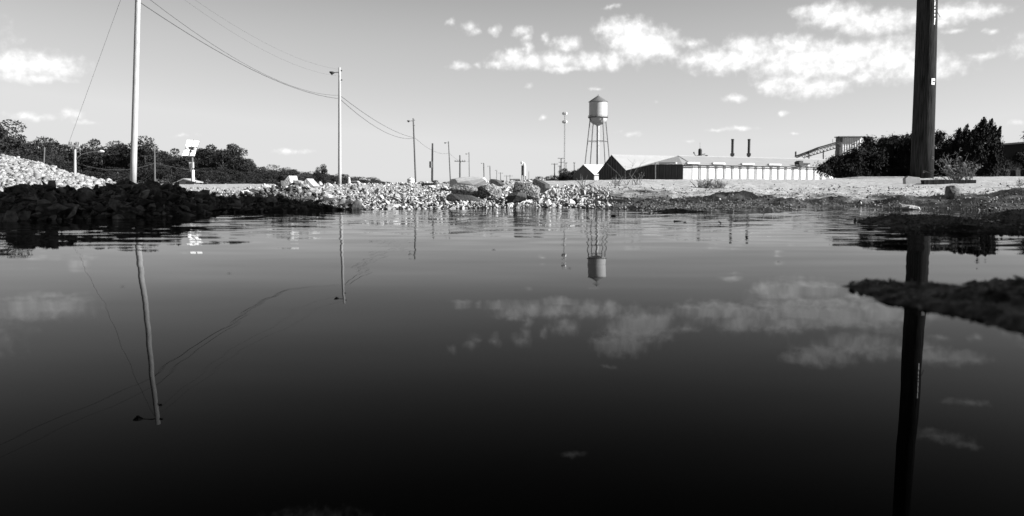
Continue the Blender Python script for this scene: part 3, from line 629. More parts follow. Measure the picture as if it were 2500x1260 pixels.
MB().lathe([(.08, .7), (.08, .78), (0, .79)], (0, 0, 0), 10).build('lid', 'grey_panel', tk)
tk2 = thing('storage_tank', 'small white tank with dark top right of the dark bare pole', 'tank', P(1063, 459, 90)); 
MB().lathe([(0, 0), (.45, 0), (.45, .55), (.3, .68)], (0, 0, 0), 20).build('body', 'white', tk2)
MB().lathe([(.3, .66), (.34, .80), (0, .86)], (0, 0, 0), 14).build('lid', 'dark_steel', tk2)
si = thing('silo', 'slender white silo tower with a dark ladder side, far beyond the rubble', 'silo', P(1279, 459, 260)); s0 = si.location; k = 260/F
def lo(x, y, d=0): return P(x, y, 260+d)-s0
MB().tube([lo(1280, 429), lo(1280, 404)], .50, 20).build('shell', 'white', si)
MB().tube([lo(1280, 404), lo(1279.5, 400), lo(1279, 396)], [.5, .3, .03], 16).build('roof_cone', 'white', si)
MB().lathe([(0, 0), (.35, .0), (.42, .3), (.3, .7), (0, .8)], tuple(lo(1274, 400)), 12).build('hopper', 'tag', si)
MB().box((lo(1274.5, 416)), (.42, .5, 25*k*.95)).build('ladder_shaft', 'dark_steel', si)
for x in (1274, 1278, 1283): MB().tube([lo(x, 459), lo(x, 428)], .12, 6).build('leg', 'steel', si)
bx = thing('boxcar', 'long dark boxcar far off left of the white silo', 'boxcar', P(1258, 459, 240)); s0 = bx.location; k = 240/F
MB().box(P(1257, 441, 240)-s0, (25*k, 2.2, 5.5*k)).build('body', 'dark_panel', bx)
MB().tube([P(1245, 438, 240)-s0+Vector((0, 0, .05)), P(1269, 438, 240)-s0+Vector((0, 0, .05))], [.35, .35], 8).build('roof', 'grey_panel', bx)
MB().box(P(1268.5, 441, 239.5)-s0, (.5, 1.0, 5*k)).build('door', 'grey_panel', bx)
for x in (1248, 1252, 1262, 1266): MB().tube([P(x, 446, 240)-s0-Vector((0, .9, 0)), P(x, 446, 240)-s0+Vector((0, .9, 0))], .3, 10).build('wheel', 'dark_steel', bx)

# ------------------------------------------------------------------ water tower
DW = 300; k = DW/F
wt = thing('water_tower', 'tall silver water tower with conical roof on four legs', 'water tower', P(1458.5, 460, DW)); w0 = wt.location
def zw(y): return (P(1458.5, y, DW)-w0).z
Rt = 21.8*k
MB().lathe([(Rt*1.07, zw(249.5)), (Rt*1.07, zw(248.5)), (Rt*.5, zw(240)), (0.12, zw(233)), (.12, zw(231)), (0, zw(230.5))], n=48).build('roof', 'steel', wt)
mb = MB(); prof = [(Rt, zw(249.2))]
for yy in (262, 274, 286): prof += [(Rt, zw(yy)+.05), (Rt+.012, zw(yy)+.04), (Rt+.012, zw(yy)-.04), (Rt, zw(yy)-.05)]
prof.append((Rt, zw(288)))
tko = mb.lathe(prof, n=72).build('tank', 'tank', wt)
for p_ in tko.data.polygons: p_.use_smooth = False
bowl = [(Rt*.985*math.cos(a), zw(288)-abs(zw(306)-zw(288))*math.sin(a)) for a in [i*math.pi/2/10 for i in range(11)]]
MB().lathe(bowl, n=56).build('bowl', 'tank', wt, smooth=True)
wk = MB(); wk.lathe([(Rt, zw(286.4)), (Rt*1.10, zw(286.4)), (Rt*1.10, zw(288)), (Rt, zw(288))], n=40); wk.build('balcony', 'dark_steel', wt)
rl = MB()
for zz in (zw(282.6), zw(284.6)): rl.lathe([(Rt*1.10, zz-.03), (Rt*1.11, zz), (Rt*1.10, zz+.03), (Rt*1.09, zz), (Rt*1.10, zz-.03)], n=40)
for i in range(20):
    a = i*math.pi/10; rl.tube([(Rt*1.1*math.cos(a), Rt*1.1*math.sin(a), zw(287)), (Rt*1.1*math.cos(a), Rt*1.1*math.sin(a), zw(282.6))], .04, 4)
rl.build('railing', 'steel', wt)
MB().tube([(0, 0, zw(303)), (0, 0, zw(310)), (0, 0, 0)], [.9, .48, .48], 20).build('riser_pipe', 'white', wt, smooth=True)
tops, bots = [], []
for a in (65, 155, 245, 335):
    s_, c_ = math.sin(R(a)), math.cos(R(a)); rt, rb = Rt*.98, 42*k
    tp = Vector((s_*rt, c_*rt, zw(287))); bt = Vector((s_*rb, c_*rb, 0)); tops.append(tp); bots.append(bt)
    MB().tube([tp, bt], .19, 8).build('leg', 'steel', wt)
f1 = (zw(287)-zw(345))/zw(287)
st = [tops[i].lerp(bots[i], f1) for i in range(4)]
for i in range(4): MB().tube([st[i], st[(i+1) % 4]], .085, 6).build('strut', 'steel', wt)
br = MB()
for i in range(4):
    j = (i+1) % 4
    br.tube([tops[i], st[j]], .012, 4); br.tube([tops[j], st[i]], .012, 4)
br.build('tie_rods', 'steel', wt)
MB().tube([(-.45, -.5, zw(306)), (-.45, -.5, 0)], .07, 5).build('ladder', 'dark_steel', wt)

# radio mast
DM = 290; rm = thing('radio_mast', 'thin radio mast with four round dish antennas left of the tower', 'mast', P(1377.5, 460, DM)); m0 = rm.location
def mz(y): return (P(1377.5, y, DM)-m0).z
lat = MB(); rr0 = .22
for a in (0, 120, 240): lat.tube([(rr0*math.cos(R(a)), rr0*math.sin(R(a)), 0), (rr0*.8*math.cos(R(a)), rr0*.8*math.sin(R(a)), mz(276))], .045, 4)
nseg = 34
for i in range(nseg):
    z0, z1 = mz(276)*i/nseg, mz(276)*(i+1)/nseg
    for a in (0, 120, 240): lat.tube([(rr0*.9*math.cos(R(a)), rr0*.9*math.sin(R(a)), z0), (rr0*.9*math.cos(R(a+120)), rr0*.9*math.sin(R(a+120)), z1)], .025, 3, cap=False)
lat.build('lattice', 'steel', rm)
for y in (277.5, 298):
    for dx, r_ in ((-2.6, .52), (3.6, .46)):
        c = Vector((dx*DM/F, -.4, mz(y))); dr = Vector((-.25 if dx < 0 else .8, -.6, 0)).normalized()
        dn_ = MB().tube([c-dr*.3, c, c+dr*.16, c+dr*.26], [.15, r_, r_, r_*.3], 16).build('dish', 'white', rm)
        MB().tube([c-dr*.34, c-dr*.28, c-dr*.04], [.2, r_*.7, r_*1.03], 12).build('shroud', 'dark_steel', dn_)

# ------------------------------------------------------------------ metal warehouse
AZ = 61.0
es = Vector((math.sin(R(AZ)), math.cos(R(AZ)), 0)); et = Vector((-es.y, es.x, 0))   # s along the long wall, t along the dark end wall
C0 = P(1667, 460, 150); C0.z = .15
wh = thing('warehouse', 'long metal warehouse with gable end coloured dark for shade and white striped side wall', 'warehouse', C0)
def pt(s, t, z): return es*s+et*t+Vector((0, 0, z-.15))
# end wall (ribbed sheet, its shade painted in as a dark colour), profile in t
prof = [(0, 4.5), (8.6, 4.68), (16.8, 3.72), (21.8, 7.0), (26.7, 3.4)]
ew = MB(); ribs = 46
def ptop(t): return float(np.interp(t, [p[0] for p in prof], [p[1] for p in prof]))
vs, n_ = [], 0
ts = sorted(set([round(i*26.7/(ribs*4), 4) for i in range(ribs*4+1)]+[8.6, 16.8, 21.8]))
for t in ts:
    ph = (t/26.7*ribs) % 1; dep = 0.0 if ph < .5 else .28
    for z in (.15, ptop(t)-.04): vs.append(pt(-dep, t, z))
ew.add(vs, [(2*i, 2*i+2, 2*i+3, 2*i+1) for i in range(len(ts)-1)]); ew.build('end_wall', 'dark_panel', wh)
tr = MB()
for (t0, z0), (t1, z1) in zip(prof[:-1], prof[1:]): tr.tube([pt(-.4, t0, z0), pt(-.4, t1, z1)], .07, 5)
tr.build('end_trim', 'dark_steel', wh)
L_ = 62
rf = MB()
def roofpatch(mb, pts, th=.08):
    mb.poly(pts, (0, 0, -th))
roofpatch(rf, [pt(-.45, 16.8, 3.75), pt(-.45, 21.8, 7.04), pt(17.5, 21.8, 7.04), pt(17.5, 16.8, 3.75)])
roofpatch(rf, [pt(-.45, 26.9, 3.3), pt(17.5, 26.9, 3.3), pt(17.5, 21.83, 7.04), pt(-.45, 21.83, 7.04)])
roofpatch(rf, [pt(-.45, 8.6, 4.72), pt(-.45, 16.78, 3.76), pt(17.5, 16.78, 3.76), pt(17.5, 8.6, 4.72)])
roofpatch(rf, [pt(-.45, -.3, 4.53), pt(-.45, 8.58, 4.72), pt(17.5, 8.58, 4.72), pt(17.5, -.3, 4.53)])
rf.build('gable_roof', 'roof', wh)
rb = MB()
roofpatch(rb, [pt(1.8, -.35, 4.6), pt(L_, -.35, 4.6), pt(L_, 10, 6.6), pt(7.3, 10, 6.6)])
roofpatch(rb, [pt(-.45, -.35, 4.57), pt(1.78, -.35, 4.6), pt(7.28, 10, 6.6), pt(-.45, 8.6, 4.76)], .03)
roofpatch(rb, [pt(-.4, 8.62, 4.78), pt(7.28, 10.02, 6.6), pt(17.4, 10.02, 6.6), pt(17.4, 16.7, 3.8), pt(-.4, 16.7, 3.8)], .03)
roofpatch(rb, [pt(17.6, 10.03, 6.6), pt(L_, 10.03, 6.6), pt(L_, 20, 4.5), pt(17.6, 20, 4.5)])
rb.build('long_roof', 'roof', wh)
rc = MB(); rc.tube([pt(7.3, 10, 6.63), pt(L_, 10, 6.63)], .07, 5); rc.tube([pt(1.8, -.3, 4.66), pt(7.3, 10, 6.63)], .07, 5); rc.tube([pt(-.4, 21.8, 7.07), pt(17.5, 21.8, 7.07)], .08, 5)
rc.build('ridge_cap', 'grey_panel', wh)
lw = MB(); lw.poly([pt(0, 0, .15), pt(L_, 0, .15), pt(L_, 0, 4.45), pt(0, 0, 4.45)], et*.3); lw.build('side_wall', 'grey_panel', wh)
nb = 30
for i in range(nb):
    s0 = 2.2+i*2.05
    if s0+1.3 > L_: break
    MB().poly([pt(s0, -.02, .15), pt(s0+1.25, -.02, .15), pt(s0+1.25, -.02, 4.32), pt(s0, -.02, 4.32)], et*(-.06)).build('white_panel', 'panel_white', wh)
    MB().poly([pt(s0+1.62, -.02, .15), pt(s0+1.7, -.02, .15), pt(s0+1.7, -.02, 4.3), pt(s0+1.62, -.02, 4.3)], et*(-.08)).build('rib', 'grey_panel', wh)
MB().tube([pt(-.2, -.5, 4.42), pt(L_, -.5, 4.42)], .11, 6).build('gutter', 'dark_steel', wh)
for s0, w_ in [(.6, 3.0), (6.9, 3.0), (14.3, 3.2), (21.5, 3.3), (29.5, 3.3)]:
    MB().poly([pt(s0, -.5, 4.68), pt(s0+w_, -.5, 4.68), pt(s0+w_, -.5, 4.98), pt(s0, -.5, 4.98)], et*.6).build('eave_skylight', 'panel_white', wh)
MB().poly([pt(-.5, 1.5, 4.72), pt(-.5, 6.4, 4.78), pt(-.5, 6.4, 5.1), pt(-.5, 1.5, 5.0)], es*.3).build('eave_skylight', 'panel_white', wh)
hd = MB().poly([pt(29.6, -.8, 4.7), pt(30.6, -.8, 4.7), pt(30.6, -.8, 5.7), pt(30.0, -.8, 5.7), pt(29.4, -.8, 5.4)], et*1.2).build('roof_hoist', 'dark_steel', wh)
MB().poly([pt(30.6, -.8, 4.95), pt(32.6, -.8, 4.95), pt(32.6, -.8, 5.25), pt(30.6, -.8, 5.25)], et*.5).build('jib', 'dark_steel', hd)
MB().poly([pt(-.45, 8.9, .2), pt(-.45, 12.2, .2), pt(-.45, 12.2, 1.9), pt(-.45, 8.9, 1.9)], es*-.1).build('low_door', 'white', wh)
MB().tube([P(1600, 438, 149)-C0, P(1600, 397, 149)-C0], .1, 6).build('downpipe', 'steel', wh)

C1 = P(1450, 460, 182); C1.z = .15
sb = thing('shed', 'small shed with bright white roof below the water tower', 'shed', C1)
pr = [(0, 3.3), (4.0, 5.45), (8.2, 3.2)]
MB().poly([pt(0, 0, .15)]+[pt(0, t, z-.06) for t, z in pr]+[pt(0, 8.2, .15)], es*14).build('wall', 'grey_panel', sb)
MB().poly([pt(-.05, 0.02, .15)]+[pt(-.05, t, z-.08) for t, z in pr]+[pt(-.05, 8.18, .15)], es*-.06).build('gable_shade_sheet', 'dark_panel', sb)  # dark sheet that paints the shade of the unlit gable
MB().poly([pt(-.2, -.35, 3.12), pt(-.2, 4.0, 5.5), pt(14, 4.0, 5.5), pt(14, -.35, 3.12)], (0, 0, .1)).build('roof_slope', 'panel_white', sb)
MB().poly([pt(-.2, 4.03, 5.5), pt(-.2, 8.5, 3.05), pt(14, 8.5, 3.05), pt(14, 4.03, 5.5)], (0, 0, .1)).build('roof_slope', 'roof', sb)
MB().poly([pt(.1, -.03, .15), pt(13.9, -.03, .15), pt(13.9, -.03, 3.1), pt(.1, -.03, 3.1)], et*-.05).build('side_cladding', 'panel_white', sb)
MB().tube([pt(1.6, -.2, .15), pt(1.6, -.2, 4.2), pt(3.2, -.2, 4.4)], .06, 5).build('downpipe', 'steel', sb)

# stacks, roof fan, conveyor, silo block
for i, (px, lab) in enumerate([(1786, 'left one of two dark smokestacks behind the warehouse roof'), (1826, 'right one of two dark smokestacks behind the warehouse roof')]):
    t = thing('smokestack', lab, 'smokestack', P(px, 460, 225), group='pair of dark smokestacks'); k = 225/F
    h_ = (P(px, 340, 225)-P(px, 460, 225)).z
    MB().tube([(0, 0, 0), (0, 0, h_)], .35, 14).build('flue', 'dark_steel', t)
    MB().lathe([(.35, h_-.3), (.42, h_-.28), (.42, h_+.05), (0.2, h_+.06)], n=14).build('rim', 'dark_steel', t)
    MB().box((0, 0, h_-(383-340)*k+.7), (.9, .9, .7)).build('collar', 'dark_steel', t)
    MB().tube([(.0, -.2, h_*.5), (-1.3, -.2, h_*.62-.8)], .06, 5).build('brace', 'steel', t)
cy = thing('dust_collector', 'dark dust collector with side pipes above the warehouse ridge', 'dust collector', P(1709, 460, 205)); c0 = cy.location
def lc(x, y, d=0): return P(x, y, 205+d)-c0
MB().lathe([(0, 0), (.45, .05), (.48, 1.6), (.3, 1.95), (0, 2.0)], tuple(lc(1709, 382)), 16).build('drum', 'dark_steel', cy)
MB().tube([lc(1709, 366), lc(1709, 348)], .035, 5).build('rod', 'steel', cy)
MB().tube([lc(1709, 460), lc(1709, 381)], .3, 8).build('support', 'dark_steel', cy)
for pts in ([(1695,374),(1697,379),(1702,382)], [(1702,380),(1716,377),(1722,376)], [(1712,381),(1720,381),(1726,380)]):
    MB().tube([lc(*p) for p in pts], .09, 6).build('pipe', 'dark_steel', cy)
MB().box(lc(1694, 373), (.25, .25, .4)).build('pipe_end', 'dark_steel', cy)
MB().box(lc(1725, 380), (.5, .3, .25)).build('pipe_end', 'dark_steel', cy)
cv = thing('conveyor', 'dark covered conveyor rising right to the ribbed silo block', 'conveyor', P(1950, 460, 230)); c0 = cv.location
def lv(x, y, d=0): return P(x, y, 230+d)-c0
pts_t = [(1948,382),(1975,372),(2000,362),(2025,355),(2052,347)]
def ribbon(up, dn, name, m):
    q = [lv(x, y-up) for x, y in pts_t]+[lv(x, y+dn) for x, y in reversed(pts_t)]
    return MB().poly(q, (0, 1.6, 0)).build(name, m, cv)
ribbon(3.0, -0.2, 'cover', 'dark_steel'); ribbon(-1.2, 3.2, 'belt_frame', 'dark_panel')
trs = MB()
for i in range(12):
    x = 1958+i*8; y = np.interp(x, [p[0] for p in pts_t], [p[1] for p in pts_t]); trs.tube([lv(x, y+3), lv(x+6, y+9)], .09, 5); trs.tube([lv(x+6, y), lv(x+6, y+10)], .07, 5)
trs.tube([lv(1965, 384), lv(2000, 374), lv(2052, 358)], .12, 6); trs.build('truss', 'dark_steel', cv)
for x in (1975, 2010, 2040): MB().tube([lv(x, 460), lv(x, 368)], .18, 6).build('leg', 'dark_steel', cv)
MB().box(lv(1942.5, 377), (.32, .4, 1.6)).build('post', 'dark_steel', cv)
sl = thing('silo_block', 'tall ribbed silo block at the top of the conveyor', 'silo', P(2067, 460, 236)); c0 = sl.location; k = 236/F
def ls(x, y, d=0): return P(x, y, 236+d)-c0
MB().box(ls(2052, 398)+Vector((0, 1.5, 0)), (7*k, 3, 125*k)).build('end_wall', 'dark_panel', sl)
for i in range(8): MB().tube([ls(2058.5+i*6, 460)+Vector((0, .6, 0)), ls(2058.5+i*6, 336)+Vector((0, .6, 0))], 3.2*k, 12).build('bay', 'panel_white', sl)
MB().box(ls(2078, 333.8)+Vector((0, 1.2, 0)), (62*k, 3.6, 2.2*k)).build('roof', 'steel', sl)
MB().tube([ls(2033, 352), ls(2033, 340)], .06, 5).build('aerial', 'steel', sl)

# dark shed at the right edge
DR = 46; rs_ = thing('shed', 'long dark shed with dusty panels at the right edge behind the junipers', 'shed', P(2400, 452, DR)); c0 = rs_.location
def lr(x, y, d=0): return P(x, y, DR+d)-c0
q = [lr(2275, 470), lr(2275, 372), lr(2440, 353), lr(2760, 327), lr(2760, 470)]
MB().poly(q, (0, 5, 0)).build('wall', 'brick_dark', rs_)
q = [lr(2262, 371, -.4), lr(2262, 374, -.4), lr(2440, 355, -.4), lr(2775, 329, -.4), lr(2775, 324, -.4), lr(2440, 351, -.4)]
MB().poly(q, (0, 6, 0)).build('roof', 'dark_steel', rs_)
for x in (2405, 2430, 2454, 2479, 2505, 2530):
    MB().poly([lr(x, 440, -.05), lr(x+1.5, 410, -.05), lr(x+11, 410, -.05), lr(x+12, 440, -.05)], (0, -.03, 0)).build('dusty_panel', 'dim_pane', rs_)

# unseen building added beside the camera to shade the water and left heap
ux = Vector((math.sin(R(SUN_AZ)), math.cos(R(SUN_AZ)), 0)); uy = Vector((-ux.y, ux.x, 0))
cn = 5.32; A0 = uy*cn+ux*4.6
bb = thing('shade_caster', 'unseen plain building added outside the frame on the right to cast shade', 'building', A0)
def bp_(a, b, z): return ux*a-uy*b+Vector((0, 0, z))
MB().poly([bp_(0, 0, -.2), bp_(9, 0, -.2), bp_(9, 14, -.2), bp_(0, 14, -.2)], (0, 0, 6.7)).build('wall', 'grey_panel', bb)
MB().poly([bp_(-.2, 0, 6.5), bp_(9.2, 0, 6.5), bp_(4.5, 0, 7.6)], -uy*14.2).build('roof', 'roof', bb)
for b_ in (2.5, 6.5, 10.5):
    f_ = MB().poly([bp_(-.03, b_, 1.2), bp_(-.03, b_+1.4, 1.2), bp_(-.03, b_+1.4, 2.6), bp_(-.03, b_, 2.6)], ux*-.06).build('window', 'steel', bb)
    MB().poly([bp_(-.11, b_+.1, 1.3), bp_(-.11, b_+1.3, 1.3), bp_(-.11, b_+1.3, 2.5), bp_(-.11, b_+.1, 2.5)], ux*-.01).build('pane', 'glass', f_)

# ------------------------------------------------------------------ trees
def quads(C, size, rg, asp=1.6, updir=None):
    n = len(C); a = rg.normal(size=(n, 3))
    if updir is not None: a = updir+a*.35
    a /= np.linalg.norm(a, axis=1)[:, None]; b = np.cross(a, rg.normal(size=(n, 3))); b /= np.linalg.norm(b, axis=1)[:, None]
    s = size*rg.uniform(.6, 1.3, n)[:, None]; a = a*s*asp*.5; b = b*s*.5
    V = np.stack([C-a-b*.5, C-b*.1+a*.1-b*.6, C+a, C+b*.6-a*.1], 1).reshape(-1, 3)
    return V, np.arange(4*n).reshape(n, 4)
def crown_mesh(seed, n_cl=40, per=190, leaf=.027, m='leaf', low=.05, wide=.5, shape='round'):
    """unit tree: height 1"""
    rg = np.random.default_rng(seed); pts = []
    for i in range(n_cl):
        while True:
            p = rg.uniform(-1, 1, 3)
            if p@p < 1: break
        z = low+(1-low)*(p[2]*.5+.5)*.93
        env = math.sqrt(max(.05, 1-((z-.45)/.6)**2)) if shape == 'round' else max(.12, 1.05-z)
        rr_ = math.sqrt(rg.uniform(.1, 1)); an = rg.uniform(0, 6.28)
        c = np.array([math.cos(an)*rr_*wide*env*.85, math.sin(an)*rr_*wide*env*.85, z])
        r0 = rg.uniform(.07, .15)
        q = rg.normal(size=(per, 3)); q /= np.linalg.norm(q, axis=1)[:, None]; q *= (rg.uniform(.35, 1, per)**.5)[:, None]
        pts.append(c+q*np.array([r0*1.25, r0*1.25, r0*.8]))
    C = np.concatenate(pts); C = C[(C[:, 2] > .0)]
    V, Fq = quads(C, leaf, rg)
    o = np_mesh('crown', V, Fq, m); return o
def trunk_mesh(seed, m='bark'):
    rg = random.Random(seed); mb = MB()
    mb.tube([(0, 0, 0), (.01, 0, .25), (-.01, .01, .5), (0, 0, .8)], [.03, .022, .016, .005], 7)
    for i in range(7):
        z = rg.uniform(.18, .6); a = rg.uniform(0, 6.28); l = rg.uniform(.15, .32)
        mb.tube([(0, 0, z), (math.cos(a)*l*.5, math.sin(a)*l*.5, z+l*.35), (math.cos(a)*l, math.sin(a)*l, z+l*.8)], [.011, .007, .002], 5)
    return mb.build('trunk', m)
protos = {}
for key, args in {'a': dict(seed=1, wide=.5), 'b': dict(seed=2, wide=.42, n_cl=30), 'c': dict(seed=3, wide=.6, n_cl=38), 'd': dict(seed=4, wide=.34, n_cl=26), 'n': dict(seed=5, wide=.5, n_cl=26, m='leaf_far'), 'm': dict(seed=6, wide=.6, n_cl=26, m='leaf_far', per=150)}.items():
    cr = crown_mesh(**args); tk_ = trunk_mesh(args['seed']); protos[key] = (cr, tk_)
used = set()
def tree(px, ytop, D, key, label, group, wx=1.0, name='tree', cat='tree', yb=458):
    b = P(px, yb, D); h_ = (P(px, ytop, D).z-.15)*1.07; b.z = .15
    t = thing(name, label, cat, b, group=group)
    t.rotation_euler[2] = random.uniform(0, 6.28); t.scale = (h_*wx, h_*wx, h_)
    for o in protos[key]:
        if key in used: o2 = o.copy(); COL.objects.link(o2)
        else: o2 = o
        o2.parent = t
    used.add(key); return t
LEFT = [ # px, top y, D, proto, width, label
(-60,285,70,'a',1.0),(-6,300,66,'b',1.1),(32,333,80,'a',1.2),(62,340,95,'c',1.0),(98,350,100,'a',1.0),(128,350,110,'c',1.0),(152,344,110,'b',1.2),
(188,362,115,'c',.9),(222,372,120,'a',1.0),(252,342,112,'a',1.05),(276,348,115,'b',1.1),(302,358,118,'c',.9),(330,352,110,'a',.9),(355,340,108,'b',1.1),(378,356,112,'a',1.0),(404,362,116,'c',.9),(428,380,120,'a',1.0),(443,366,100,'d',1.1),
(500,366,122,'b',1.1),(516,352,118,'a',1.1),(544,350,112,'a',1.2),(566,362,116,'b',1.2),(582,380,120,'a',1.0),(598,398,130,'c',1.0),
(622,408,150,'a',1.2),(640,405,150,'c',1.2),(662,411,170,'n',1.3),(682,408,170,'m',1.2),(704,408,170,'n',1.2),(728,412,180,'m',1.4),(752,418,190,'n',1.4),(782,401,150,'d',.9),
(776,424,200,'m',1.5),(806,424,210,'n',1.6),(838,426,220,'m',1.7),(872,431,250,'n',1.9),(902,436,270,'m',2.0),(930,441,300,'n',2.2),(958,446,330,'m',2.4)]
words_ = ['rounded','broad','uneven','full','ragged','dense','bushy']
def place_trees(rows, grp, base_label):
    for i, (px, yt, D, key, wx) in enumerate(rows): tree(px, yt, D, key, base_label, grp, wx)
place_trees(LEFT[:18], 'trees of the tall wood on the left', 'dark bushy tree in the tall wood behind the near pale pole')
place_trees(LEFT[18:24], 'trees of the clump beside the light tower', 'dark tree in the high rounded clump right of the light tower')
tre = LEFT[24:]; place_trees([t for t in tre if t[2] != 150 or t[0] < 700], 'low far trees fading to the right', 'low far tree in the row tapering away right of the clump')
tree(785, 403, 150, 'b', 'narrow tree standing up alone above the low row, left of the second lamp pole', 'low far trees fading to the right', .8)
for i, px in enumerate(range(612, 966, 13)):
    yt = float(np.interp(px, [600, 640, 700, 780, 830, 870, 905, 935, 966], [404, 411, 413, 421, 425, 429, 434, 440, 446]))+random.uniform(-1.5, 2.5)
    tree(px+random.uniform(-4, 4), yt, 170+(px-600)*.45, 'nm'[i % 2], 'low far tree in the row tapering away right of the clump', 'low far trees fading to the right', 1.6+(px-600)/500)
RT = [(1308,430,260,'n',1.6),(1328,433,260,'m',1.6),(1346,427,250,'n',1.3),(1362,428,245,'a',1.2),(1378,418,240,'b',1.2),(1392,411,240,'a',1.2),(1405,414,242,'b',1.3),(1414,428,240,'a',1.0)]
place_trees(RT, 'trees of the dark grove by the shed', 'dark tree in the low grove left of the small shed')
# undergrowth under the left wood
for i, (px, yt, D) in enumerate([(150,395,60),(200,405,70),(240,410,72),(290,412,76),(420,405,80),(350,400,82),(520,410,90),(570,415,95),(480,412,85),(100,385,62),(30,372,60),(620,425,120)]):
    tree(px, yt, D, 'c', 'low dark shrub at the foot of the wood on the left', 'shrubs at the foot of the left wood', 1.5, 'shrub', 'shrub')

# junipers on the right: foliage in upswept plumes
def juniper(px0, px1, tops, D, label, seed, n=46, plume=.5, depth=1.6, yb=436, spiky=0.0, leaf=.038):
    rg = np.random.default_rng(seed); rr2 = random.Random(seed); b = P((px0+px1)/2, 452, D); b.z = .2
    root = thing('juniper', label, 'juniper', b, group='junipers on the right'); pts, ups = [], []; mb = MB()
    xs = [t[0] for t in tops]; ys = [t[1] for t in tops]; bs_ = [t[2] for t in tops]
    for i in range(n):
        px = rr2.uniform(px0, px1); yt = np.interp(px, xs, ys); yl = np.interp(px, xs, bs_); f = rr2.random()**.8
        y = yt+(yl-yt)*f; dd = rr2.uniform(-depth, depth)*(.35+.65*f)
        tip = P(px, y, D+dd)-b; out = Vector((tip.x*.35+rr2.gauss(.15, .55 if spiky < .2 else .3), dd*.3+rr2.gauss(0, .3), .45+spiky*1.3)).normalized()
        L0 = plume*rr2.uniform(.6, 1.2); base_ = tip-out*L0
        mb.tube([Vector((tip.x*.12, dd*.1, .2)), base_*.7+Vector((0, 0, base_.z*.2)), tip], [.025, .012, .004], 4)
        m_ = int(330*L0/.5); u = rg.uniform(0, 1, m_); wdt = (.12 if spiky > .2 else .16)*(1-u*.9)*(1+L0)
        q = rg.normal(size=(m_, 3))*wdt[:, None]*.55
        pts.append(np.array(base_)+u[:, None]*np.array(tip-base_)+q); ups.append(np.tile(np.array(out), (m_, 1)))
    C = np.concatenate(pts); U = np.concatenate(ups); V, Fq = quads(C, leaf, rg, 2.2, U)
    np_mesh('foliage', V, Fq, 'leaf_dark', root); mb.build('stem', 'bark', root)
    return root
juniper(2010, 2120, [(2010,403,408),(2030,384,410),(2060,373,414),(2090,360,422),(2120,346,430)], 27, 'low spreading juniper covering the right end of the warehouse', 3, 120, .34, 1.0)
juniper(2100, 2235, [(2100,336,430),(2125,330,432),(2150,325,432),(2180,326,432),(2205,318,432),(2235,322,432)], 27.5, 'wide dense juniper just left of the tall dark pole', 4, 210, .36, 1.2)
juniper(2225, 2325, [(2225,322,432),(2250,318,432),(2290,312,432),(2302,308,432),(2325,336,432)], 27, 'juniper directly behind the tall dark pole', 5, 140, .36, 1.2)
juniper(2312, 2385, [(2312,342,432),(2325,334,432),(2355,298,432),(2372,304,432),(2385,330,432)], 26, 'spiky juniper between the tall pole and the tallest juniper', 6, 75, .5, .9, spiky=.5)
juniper(2362, 2444, [(2362,320,432),(2380,280,432),(2400,286,430),(2425,284,415),(2436,274,380),(2446,300,370)], 25, 'tallest ragged juniper reaching up right of the tall pole', 7, 90, .62, .8, spiky=.6)
juniper(2485, 2640, [(2485,330,375),(2510,312,430),(2560,300,432),(2640,320,432)], 30, 'juniper cut off by the right edge of the picture', 8, 80, .5, 1.0)

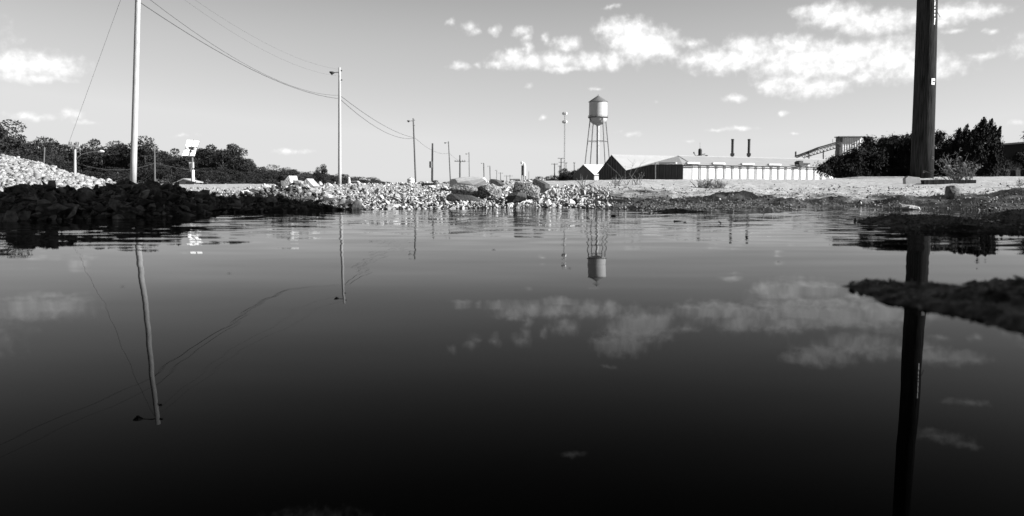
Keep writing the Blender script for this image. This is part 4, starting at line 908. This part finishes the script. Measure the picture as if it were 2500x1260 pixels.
# ------------------------------------------------------------------ dry weeds
def weed(px, py, D, h_px, spread, n, label, seed, m='twig', leaves=0, name='dry_weed', r=.0035):
    b = P(px, py, D); b.z = gz(b.x, b.y)-.01; root = thing(name, label, 'weed', b, group='dry weeds on the bank'); rg = random.Random(seed); mb = MB(); H = h_px/F*D; tips = []
    for i in range(n):
        a = rg.gauss(0, spread); dy = rg.gauss(0, spread*.6); l = H*rg.uniform(.5, 1.05)
        d = Vector((math.sin(a), dy, math.cos(a))).normalized(); bx_ = Vector((rg.gauss(0, .02), rg.gauss(0, .03), 0))
        p1 = bx_+d*l*.5; p2 = bx_+d*l+Vector((a*l*.15, 0, -abs(a)*l*.08)); mb.tube([bx_, p1, p2], [r, r*.8, r*.35], 4)
        for j in range(3):
            q0 = bx_.lerp(p2, rg.uniform(.35, .9)); e = q0+Vector((rg.gauss(0, .12)*H, rg.gauss(0, .1)*H, rg.uniform(.05, .2)*H)); mb.tube([q0, e], [r*.5, r*.25], 3); tips.append(e)
        tips.append(p2)
    mb.build('stalks', m, root)
    if leaves:
        g = np.random.default_rng(seed); C = np.repeat(np.array(tips), leaves, 0); C = C+g.normal(size=C.shape)*H*.04; C = C[C[:, 2] > 0]
        V, Fq = quads(C, H*.05, g, 2.0); np_mesh('leaves', V, Fq, m, root)
weed(1425, 447, 8.8, 36, .75, 12, 'small dry weed in front of the small shed', 1, leaves=1)
weed(1505, 446, 9.0, 30, .6, 14, 'dry weed at the base of the dark gable', 2, leaves=1)
weed(1530, 446, 9.2, 75, .28, 5, 'tall bare stalks crossing the dark gable', 3, r=.0025)
weed(1555, 445, 9.2, 34, .5, 8, 'low weed right of the tall bare stalks', 9, leaves=1)
for i, (px, hh) in enumerate([(1708, 24), (1728, 34), (1745, 28), (1764, 32)]):
    weed(px, 448, 9.0, hh, .6, 18, ['leftmost','second','third','rightmost'][i]+' tuft of dry weeds before the white striped wall', 20+i, leaves=2)
weed(2335, 436, 11.5, 78, .6, 34, 'large fan of dry weed stalks right of the tall dark pole', 5, leaves=3, r=.006)
weed(2365, 436, 11.4, 55, .5, 20, 'lower leafy weed beside the large fan of stalks', 6, leaves=4, r=.005)
weed(2490, 449, 9.2, 24, .6, 10, 'small weed at the right edge on pale ground', 7, leaves=1)
